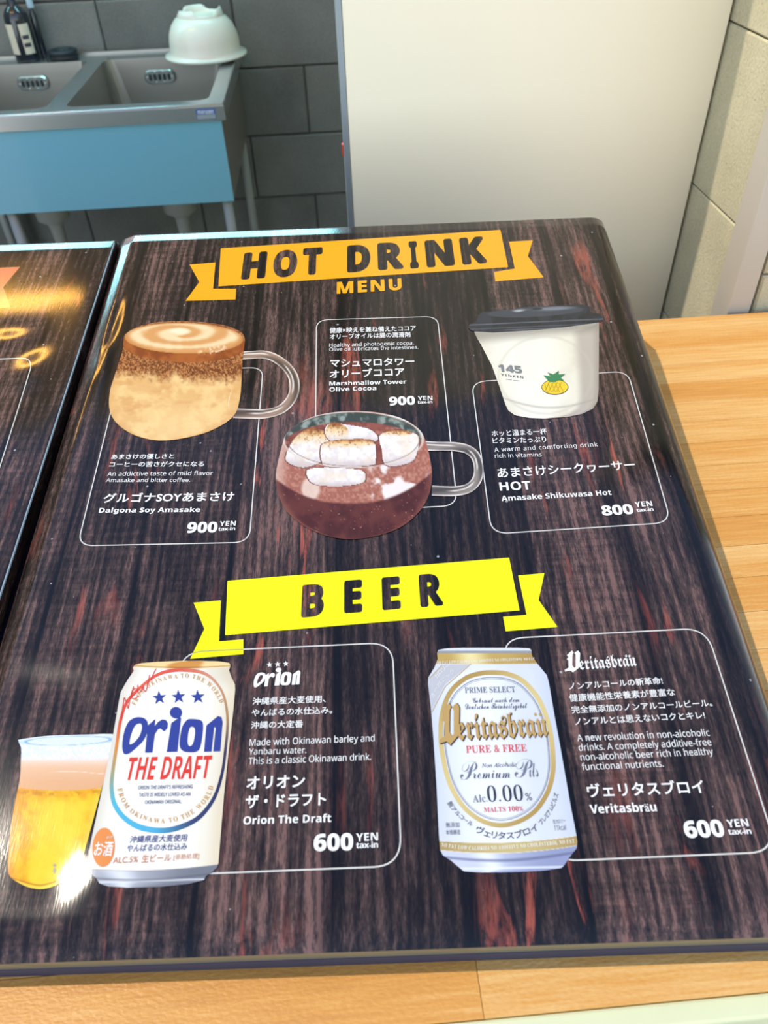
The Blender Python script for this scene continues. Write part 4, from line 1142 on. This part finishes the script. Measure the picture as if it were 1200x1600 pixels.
Tq(QC, 'やんばるの水仕込み', (286, 1313), (683, 1300), 48, (74, 84, 140), 10, cjk=True, off=0.012, shear=.06, name='label_text')
OB = (216, 142, 98)
Tq(QC, 'ALC.5%', (198, 1388), (362, 1381), 40, OB, 10, name='label_text', off=0.01)
Tq(QC, '生ビール', (386, 1384), (578, 1374), 52, OB, 10, cjk=True, off=0.015, name='label_text')
Tq(QC, '[非熱処理]', (595, 1372), (762, 1362), 42, OB, 10, cjk=True, name='label_text')

# ------------------------------------------------------------------ picture: white can
def col_can2(X, Y, s):
    c = mixc((218, 222, 231), (240, 242, 247), ss(0.40, 0.05, np.abs(s - 0.40)))
    c = mixc(c, (202, 208, 226), 0.8 * ss(0.85, 1.0, s)); c = mixc(c, (206, 212, 228), 0.6 * ss(0.10, 0.0, s))
    c = mixc(c, (216, 218, 228), 0.5 * ss(260, 180, Y))
    cur = 1 - (2 * s - 1) ** 2
    gold = mixc((196, 164, 92), (240, 222, 160), ss(0.25, 0.0, np.abs(s - 0.35))); gold = mixc(gold, (170, 138, 74), 0.6 * ss(.7, 1.0, s))
    c = mixc(c, gold, ss(118, 124, Y + 8) * 0 + ss(160, 156, Y - 4 * cur + 14 * s * 0))
    c = mixc(c, (244, 240, 226), 0.9 * ss(3, 0, np.abs(Y - (158 + 0 * cur))) * 0)
    c = mixc(c, (150, 152, 158), ss(94, 88, Y)); c = mixc(c, (220, 222, 226), ss(78, 70, Y))
    yb = 1325 + 26 * cur - 34 * s
    c = mixc(c, mixc((178, 150, 92), (206, 186, 128), cur), ss(yb - 3, yb + 3, Y))
    y2 = 1385 + 34 * cur - 30 * s
    bot = mixc((206, 210, 230), (150, 156, 190), ss(0.2, 0.9, s)); bot = mixc(bot, (236, 238, 250), ss(0.16, 0.0, np.abs(s - 0.33)))
    bot = mixc(bot, (92, 96, 130), 0.6 * ss(18, 0, np.abs(Y - (y2 + 48)))); bot = mixc(bot, (240, 242, 250), 0.8 * ss(14, 0, np.abs(Y - (1508 - 12 * s))))
    c = mixc(c, bot, ss(y2 - 3, y2 + 3, Y))
    c = mixc(c, (250, 246, 232), 0.9 * ss(3, 0, np.abs(Y - yb)) + 0.8 * ss(3, 0, np.abs(Y - y2)))
    return c
OVs = [(96, 88), (106, 68), (170, 58), (300, 54), (600, 54), (700, 58), (716, 70), (718, 92), (722, 112), (760, 165), (818, 236), (832, 290), (868, 500), (905, 700), (940, 900), (975, 1100), (1002, 1235), (1018, 1330), (1014, 1372), (962, 1438), (935, 1480), (915, 1502), (800, 1520), (600, 1531), (400, 1533), (275, 1526), (232, 1492), (190, 1455), (135, 1420), (116, 1382), (108, 1280), (92, 950), (72, 650), (56, 450), (38, 290), (40, 250), (78, 185), (100, 130)]
picture('beer_can_picture', QV, OVs, col_can2, 8, label='white and gold can printed on the board')
eg = crom([(470, 218), (560, 228), (655, 270), (745, 365), (800, 470), (838, 600), (858, 760), (856, 880), (820, 1010), (740, 1128), (630, 1198), (510, 1222), (385, 1190), (270, 1100), (185, 960), (140, 800), (120, 640), (132, 480), (185, 345), (280, 258), (380, 224)])
goldring = lambda S, T_, px: mixc(np.tile(np.array((182, 150, 84), float), (len(S), 1)), (232, 212, 150), 0.8 * np.abs(np.sin(S * 6.28 + .5)) ** 2)
ribbon('label_ring', QV(eg), 7.2, None, 9, closed=True, colfn=goldring, na=3)
cen = np.array([490, 720.]);
ribbon('label_ring', QV((eg - cen) * 0.935 + cen), 1.0, ink((110, 112, 124)), 9, closed=True)
ribbon('label_ring', QV((eg - cen) * 0.915 + cen), 0.7, ink((150, 152, 162)), 9, closed=True)
DK = (84, 86, 98)
Tq(QV, FB('PRIME SELECT'), (280, 353), (612, 347), 38, (112, 114, 124), 10, name='label_text')
Tq(QV, KB('Gebraut nach dem'), (332, 418), (638, 412), 32, DK, 10, name='label_text')
Tq(QV, KB('Deutschen Reinheitsgebot'), (282, 460), (690, 452), 36, DK, 10, name='label_text')
veritas(QV, arr(114, 694), arr(243, 668), 276, arr(236, 662), arr(828, 634), 168, (196, 160, 98), 12, off=0.004, shadow=((78, 62, 50), (5, 4)))
for dx in (733, 764):
    fills('word_mark', [[QV([(dx + 9, 482), (dx + 19, 494), (dx + 9, 507), (dx - 1, 494)])]], ink((190, 156, 92)), 12)
RD = (212, 62, 64)
Tq(QV, FB('PURE & FREE'), (288, 748), (688, 737), 48, (222, 84, 84), 10, name='label_text')
Tq(QV, FI('Non Alcoholic'), (390, 843), (622, 837), 30, DK, 10, name='label_text', off=0.006)
Tq(QV, KB('P'), (250, 925), (372, 922), 122, (120, 124, 140), 10, name='label_text', off=-0.010)
Tq(QV, KB('remium'), (335, 916), (578, 912), 52, DK, 10, name='label_text', off=-0.006)
Tq(QV, KB('P'), (608, 910), (738, 906), 122, (120, 124, 140), 10, name='label_text', off=-0.010)
Tq(QV, KB('ils'), (705, 906), (766, 904), 92, DK, 10, name='label_text', off=-0.006)
Tq(QV, FB('Alc.'), (332, 1072), (428, 1068), 50, (130, 132, 144), 10, name='label_text')
Tq(QV, FB('0.00'), (430, 1070), (666, 1063), 108, (62, 64, 78), 10, off=-0.014, name='label_text')
Tq(QV, '%', (680, 1060), (722, 1058), 50, (80, 82, 96), 10, name='label_text')
Tq(QV, FB('MALTS 100%'), (405, 1136), (663, 1128), 33, RD, 10, name='label_text')
path_text('label_text', '脱アルコール', QV(crom([(162, 1075), (205, 1135), (262, 1190), (325, 1232)], closed=False)), 7.5, DK, 10, off=0.01)
path_text('label_text', 'ヴェリタスブロイ', QV(crom([(342, 1262), (430, 1298), (540, 1312), (650, 1298), (768, 1248)], closed=False)), 11.5, DK, 10, off=0.015)
path_text('label_text', 'プレミアムピルズ', QV(crom([(780, 1222), (830, 1165), (868, 1095), (897, 1015)], closed=False)), 8, DK, 10, off=0.01)
Tq(QV, '無添加', (155, 1239), (244, 1236), 36, (96, 98, 110), 10, cjk=True, name='label_text')
Tq(QV, '本格醸造', (155, 1286), (250, 1284), 34, (96, 98, 110), 10, cjk=True, name='label_text')
Tq(QV, '低カロリー', (860, 1215), (942, 1206), 30, (96, 98, 110), 10, cjk=True, name='label_text')
Tq(QV, SR('11kcal'), (868, 1257), (945, 1252), 36, (96, 98, 110), 10, name='label_text')
path_text('label_text', FB('NO FAT LOW CALORIES NO ADDITIVE NO CHOLESTEROL NO FAT'), QV(crom([(122, 1362), (300, 1384), (500, 1382), (750, 1362), (1000, 1338)], closed=False)), 6.2, (250, 246, 234), 10, wide=.95)
path_text('label_text', FB('NO FAT LOW CALORIES NO ADDITIVE NO CHOLESTEROL NO FAT'), QV(crom([(95, 160), (300, 154), (500, 144), (738, 138)], closed=False)), 4.2, (250, 246, 234), 10, wide=.95)
multi_ribbon('label_ribbon', [QV([(130, 168), (45, 258)]), QV([(320, 160), (150, 310), (62, 478)])], 1.2, ink((196, 164, 100)), 9)
fills('label_ribbon', [[QV([(140, 168), (305, 165), (145, 300), (62, 455), (44, 300), (48, 262)])]], ink((196, 196, 202)), 9)
path_text('label_text', 'カロリー', QV(crom([(95, 262), (130, 215), (185, 178)], closed=False)), 6, (240, 238, 232), 10, off=.01)
path_text('label_text', 'オーガニック', QV(crom([(70, 390), (115, 305), (215, 210)], closed=False)), 6, (236, 232, 226), 10, off=.01)

# ================================================================== SINK
m_steel = plain('stainless', (0.62, 0.62, 0.63, 1), 0.27, metal=0.92, noise=0.06, nscale=30, stretch=(0.05, 1, 1))
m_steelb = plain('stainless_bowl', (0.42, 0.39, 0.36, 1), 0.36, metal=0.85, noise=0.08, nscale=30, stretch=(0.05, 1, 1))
m_blue = plain('blue_protective_film', lc(122, 182, 204), 0.25, noise=0.03, nscale=2, coat=0.4)
m_pipe = plain('pipe_grey', lc(158, 160, 160), 0.4, noise=0.05)
m_hole = plain('hole_dark', lc(35, 40, 48), 0.6)
SZ = ZC + 0.035
sk = empty('sink', (-0.66, 2.39, 0.0), label='two-bowl stainless steel sink with a blue front panel against the block wall', cat='sink')
SX0, SX1, SY0, SY1 = -1.16, -0.254, 2.09, 2.745
def sl(p): return (p[0] + 0.66, p[1] - 2.39, p[2])
# rim: plate with two openings
bowls = [(-1.075, -0.700, 2.148, 2.655), (-0.652, -0.296, 2.148, 2.655)]
def rrect(x0, x1, y0, y1, r, n=5):
    o = []
    for cx, cy, a0 in ((x1 - r, y1 - r, 0), (x0 + r, y1 - r, 90), (x0 + r, y0 + r, 180), (x1 - r, y0 + r, 270)):
        for k in range(n + 1):
            a_ = math.radians(a0 + 90 * k / n); o.append((cx + r * math.cos(a_), cy + r * math.sin(a_)))
    return o
loops = [[(SX0, SY0), (SX1, SY0), (SX1, SY1), (SX0, SY1)]] + [rrect(*b, 0.028) for b in bowls]
tri = tessellate_polygon([[Vector((p_[0], p_[1], 0)) for p_ in l] for l in loops])
V = [sl((p_[0], p_[1], SZ)) for l in loops for p_ in l]
F = []
for q in tri:
    a_, b_, c_ = (V[i] for i in q)
    F.append(q if (b_[0] - a_[0]) * (c_[1] - a_[1]) - (b_[1] - a_[1]) * (c_[0] - a_[0]) > 0 else q[::-1])
nb = len(V)
V += [sl((p_[0], p_[1], SZ - 0.032)) for p_ in loops[0]]
for k in range(4): F.append((nb + k, nb + (k + 1) % 4, (k + 1) % 4, k))
rimo = mesh('rim', V, F, m_steel, sk)
tube('rim_bead', [sl((SX0, SY0 + 0.002, SZ + 0.001)), sl((SX1 - 0.004, SY0 + 0.002, SZ + 0.001)), sl((SX1 - 0.002, SY0 + 0.01, SZ + 0.001)), sl((SX1 - 0.002, SY1 - 0.01, SZ + 0.001))], 0.0035, m_steel, sk, 8)
lbox2 = lambda name, x0, x1, y0, y1, z0, z1, mat, par=None, **k: box(name, x0 + 0.66, x1 + 0.66, y0 - 2.39, y1 - 2.39, z0, z1, mat, par or sk, **k)
lbox2('backsplash', SX0, SX1, 2.738, 2.747, SZ - 0.02, SZ + 0.006, m_steelb)
for b in bowls:
    top = rrect(*b, 0.028); bot = rrect(b[0] + 0.012, b[1] - 0.012, b[2] + 0.012, b[3] - 0.012, 0.05)
    v = [sl((p_[0], p_[1], SZ)) for p_ in top] + [sl((p_[0], p_[1], SZ - 0.165)) for p_ in bot] 
    bt2 = rrect(b[0] + 0.03, b[1] - 0.03, b[2] + 0.03, b[3] - 0.03, 0.05)
    v += [sl((p_[0], p_[1], SZ - 0.18)) for p_ in bt2]
    n = len(top); f = []
    for s_ in (0, n):
        for k in range(n): f.append((s_ + (k + 1) % n, s_ + k, s_ + n + k, s_ + n + (k + 1) % n))
    f.append(tuple(2 * n + k for k in range(n))[::-1])
    bo = mesh('bowl', v, f, m_steelb, sk, smooth=False)
    # overflow plate on the far wall
    cx = b[0] + 0.155 if b[0] > -0.8 else b[0] + 0.20; cz = SZ - 0.050
    pl_ = rrect(-0.047, 0.047, -0.019, 0.019, 0.0188, 8)
    v = [sl((cx + p_[0], 2.6455, cz + p_[1])) for p_ in pl_] + [sl((cx + p_[0] * .93, 2.6405, cz + p_[1] * .85)) for p_ in pl_]
    n = len(pl_); f = [(k, (k + 1) % n, n + (k + 1) % n, n + k) for k in range(n)] + [tuple(n + k for k in range(n))]
    op = mesh('overflow_plate', v, f, m_steel, sk)
    for k in range(5):
        x = cx - 0.028 + 0.014 * k; sl_ = rrect(-0.0042, 0.0042, -0.0085, 0.0085, 0.004, 4)
        m_ = len(sl_)
        vv = [sl((x + p_[0], 2.6390, cz + p_[1])) for p_ in sl_] + [sl((x + p_[0], 2.6402, cz + p_[1])) for p_ in sl_]
        mesh('slot', vv, [tuple(range(m_))] + [(k2, m_ + k2, m_ + (k2 + 1) % m_, (k2 + 1) % m_) for k2 in range(m_)], m_hole, op)
    for a_, c_ in ((-0.037, 0), (0.037, 0), (-0.012, 0.0135), (0.012, 0.0135), (-0.012, -0.0135), (0.012, -0.0135)):
        th2 = [2 * math.pi * k / 10 for k in range(10)]
        vv = [sl((cx + a_ + 0.0032 * math.cos(q), 2.6392, cz + c_ + 0.0032 * math.sin(q))) for q in th2] + [sl((cx + a_, 2.6375, cz + c_))]
        mesh('rivet', vv, [(k, (k + 1) % 10, 10) for k in range(10)], m_steel, op, smooth=True)
# rim front lip, blue panel, sides
lbox2('front_lip', SX0, SX1, SY0 - 0.001, SY0 + 0.008, SZ - 0.034, SZ - 0.0005, m_steel, bev=0.001)
lbox2('side_lip', SX1 - 0.008, SX1 + 0.001, SY0 + 0.008, SY1, SZ - 0.034, SZ - 0.0005, m_steel)
lbox2('front_panel', SX0 + 0.01, SX1 - 0.012, SY0 + 0.010, SY0 + 0.014, ZC - 0.200, SZ - 0.030, m_blue)['label'] = 'light blue film-covered front panel of the sink'
lbox2('side_panel', SX1 - 0.016, SX1 - 0.0125, SY0 + 0.014, SY1 - 0.02, ZC - 0.200, SZ - 0.030, m_steelb)
st = lbox2('maker_sticker', -0.323, -0.276, SY0 - 0.0018, SY0 - 0.0011, SZ - 0.029, SZ - 0.006, plain('sticker_blue', lc(52, 96, 176), 0.4))
st['label'] = 'small blue and grey sticker on the rim'
lbox2('sticker_band', -0.322, -0.277, SY0 - 0.0022, SY0 - 0.0019, SZ - 0.028, SZ - 0.0180, plain('sticker_grey', lc(150, 164, 168), 0.4), st)
def wtext(s, x0, x1, y, z0, z1, mat, par, name='sticker_text'):
    co, f = glyphs(s); a_ = (co[:, 0] - co[:, 0].min()) / np.ptp(co[:, 0]); b_ = (co[:, 1] - co[:, 1].min()) / np.ptp(co[:, 1])
    return mesh(name, [sl((x0 + u_ * (x1 - x0), y, z0 + w_ * (z1 - z0))) for u_, w_ in zip(a_, b_)], f, mat, par)
m_wht = plain('sticker_white', lc(238, 240, 244), 0.5)
wtext(SB('maruzen'), -0.319, -0.280, SY0 - 0.0024, SZ - 0.0165, SZ - 0.0085, m_wht, st)
for x in (SX0 + 0.03, SX1 - 0.034):
    for y in (SY0 + 0.035, SY1 - 0.035):
        lx = -0.860 if (x < -1 and y < 2.3) else x
        lo = tube('leg', [sl((lx, y, 0.012)), sl((lx, y, ZC - 0.150))], 0.0135, m_pipe, sk, 14)
        lathe('foot_pad', [(0.018, 0.0), (0.018, 0.01), (0.013, 0.016)], m_hole, lo, 14, sl((lx, y, 0.0)))
tube('cross_rail', [sl((SX0 + 0.03, SY1 - 0.035, 0.22)), sl((SX1 - 0.034, SY1 - 0.035, 0.22))], 0.010, m_pipe, sk, 10)
tube('waste_pipe', [sl((-1.09, 2.70, ZC - 0.16)), sl((-1.088, 2.70, 0.3)), sl((-1.088, 2.70, 0.02))], 0.020, m_pipe, sk, 12)
for cx in (-0.852, -0.470):
    lathe('drain_trap', [(0.010, ZC - 0.15), (0.055, ZC - 0.155), (0.055, ZC - 0.240), (0.048, ZC - 0.325), (0.028, ZC - 0.338), (0.022, ZC - 0.345), (0.017, ZC - 0.42), (0.017, 0.02)], m_pipe, sk, 24, sl((cx, 2.40, 0)))

# things on the sink
DZ = SZ
m_bot = plain('bottle_dark_glass', lc(34, 38, 48), 0.15, coat=0.5)
m_lab = plain('label_cream', lc(222, 212, 194), 0.6, noise=0.03)
m_blk = plain('black_rubber', lc(32, 36, 44), 0.55, noise=0.1)
m_bowl = plain('melamine_white', lc(240, 234, 222), 0.30, noise=0.01, coat=0.3)
bt = empty('soap_bottle', (-0.885, 2.698, DZ), label='dark soap bottle with two cream label panels on the sink ledge', cat='bottle')
lathe('bottle_body', [(0.030, 0), (0.034, 0.003), (0.0345, 0.008), (0.0345, 0.108), (0.033, 0.118), (0.026, 0.130), (0.016, 0.139), (0.0125, 0.145), (0.0125, 0.168)], m_bot, bt, 36)
def wraplabel(a0, a1, z0, z1, r, mat, par, name, nn2=10):
    v = []; f = []
    for k in range(nn2 + 1):
        a_ = math.radians(a0 + (a1 - a0) * k / nn2)
        for z_ in (z0, z1): v.append((r * math.cos(a_), r * math.sin(a_), z_))
    for k in range(nn2): f.append((2 * k, 2 * k + 2, 2 * k + 3, 2 * k + 1))
    return mesh(name, v, f, mat, par, smooth=True)
wraplabel(195, 258, 0.022, 0.098, 0.0350, m_lab, bt, 'label_panel')
w2 = wraplabel(285, 335, 0.022, 0.098, 0.0350, m_lab, bt, 'label_panel')
for z_ in (0.040, 0.060):
    wraplabel(290, 322, z_, z_ + 0.010, 0.0353, plain('label_print', lc(60, 62, 70), 0.6), w2, 'label_mark', 6)
lathe('pump_collar', [(0.015, 0.166), (0.015, 0.186), (0.010, 0.190)], m_bot, bt, 24)
tube('pump_spout', [(0, 0, 0.185), (0, 0, 0.215), (0.012, -0.012, 0.222), (0.038, -0.026, 0.214)], 0.0045, m_bot, bt, 10)
sp = empty('spray_bottle', (-0.842, 2.722, DZ), label='slim pale blue bottle half hidden behind the dark soap bottle', cat='bottle')
lathe('bottle_body', [(0.008, 0), (0.010, 0.002), (0.010, 0.11), (0.006, 0.12), (0.0055, 0.14)], m_bot, sp, 20)
lathe('bottle_cap', [(0.0085, 0.128), (0.0095, 0.131), (0.0095, 0.175), (0.007, 0.18)], plain('pale_blue_plastic', lc(186, 214, 232), 0.3), sp, 20)
rg = empty('sink_stopper', (-0.776, 2.690, DZ), label='black rubber ring lying beside the soap bottle on the ledge', cat='stopper')
lathe('disc', [(0.030, 0.0), (0.040, 0.001), (0.043, 0.006), (0.043, 0.010), (0.039, 0.014), (0.043, 0.018), (0.042, 0.024), (0.034, 0.027), (0.026, 0.025), (0.022, 0.018)], m_blk, rg, 36)
lathe('knob', [(0.008, 0.016), (0.008, 0.022), (0.005, 0.025)], m_blk, rg, 16)
wb_ = empty('white_bowl', (-0.342, 2.598, DZ + 0.0048), label='white bowl turned upside down on the far corner of the sink', cat='bowl')
lathe('bowl_shell', [(0.090, 0.004), (0.112, 0.003), (0.1185, 0.006), (0.1175, 0.011), (0.104, 0.013), (0.101, 0.020), (0.1005, 0.042), (0.096, 0.064), (0.087, 0.083), (0.074, 0.098), (0.060, 0.106), (0.046, 0.104)], m_bowl, wb_, 56)
def notch(i, r, z_, a_):
    if i in (2, 3): z_ = z_ - 0.0115 * min(1.0, max(0.0, math.sin(3 * a_ - 1.2) + 0.2) * 1.6)
    return r, z_
lathe('foot_ring', [(0.066, 0.099), (0.0645, 0.108), (0.0605, 0.122), (0.0565, 0.122), (0.055, 0.110), (0.053, 0.100)], m_bowl, wb_, 56, fn=notch, cap=False)

# ================================================================== warm tube lamp hung under the ceiling edge
m_em = D.materials.new('lamp_glow'); m_em.use_nodes = True
nt = m_em.node_tree; nt.nodes.remove(nt.nodes['Principled BSDF']); em = nt.nodes.new('ShaderNodeEmission')
em.inputs[0].default_value = (1.0, 0.50, 0.10, 1); em.inputs[1].default_value = 45.0
nt.links.new(em.outputs[0], nt.nodes['Material Output'].inputs[0])
lp = empty('pendant_lamp', (-1.25, 1.95, ZC + 1.60), label='warm tube lamp hanging below the edge of the ceiling', cat='lamp')
tube('glow_tube', [(-0.45, 0, -0.22), (0.40, 0, -0.22)], 0.020, m_em, lp, 14)
tube('cable', [(-0.35, 0, 0.0), (-0.35, 0, -0.205)], 0.003, m_blk, lp, 8)
tube('cable', [(0.2, 0, 0.0), (0.2, 0, -0.205)], 0.003, m_blk, lp, 8)
box('lamp_shade', -0.46, 0.31, -0.03, 0.03, -0.204, -0.196, m_steel, lp)
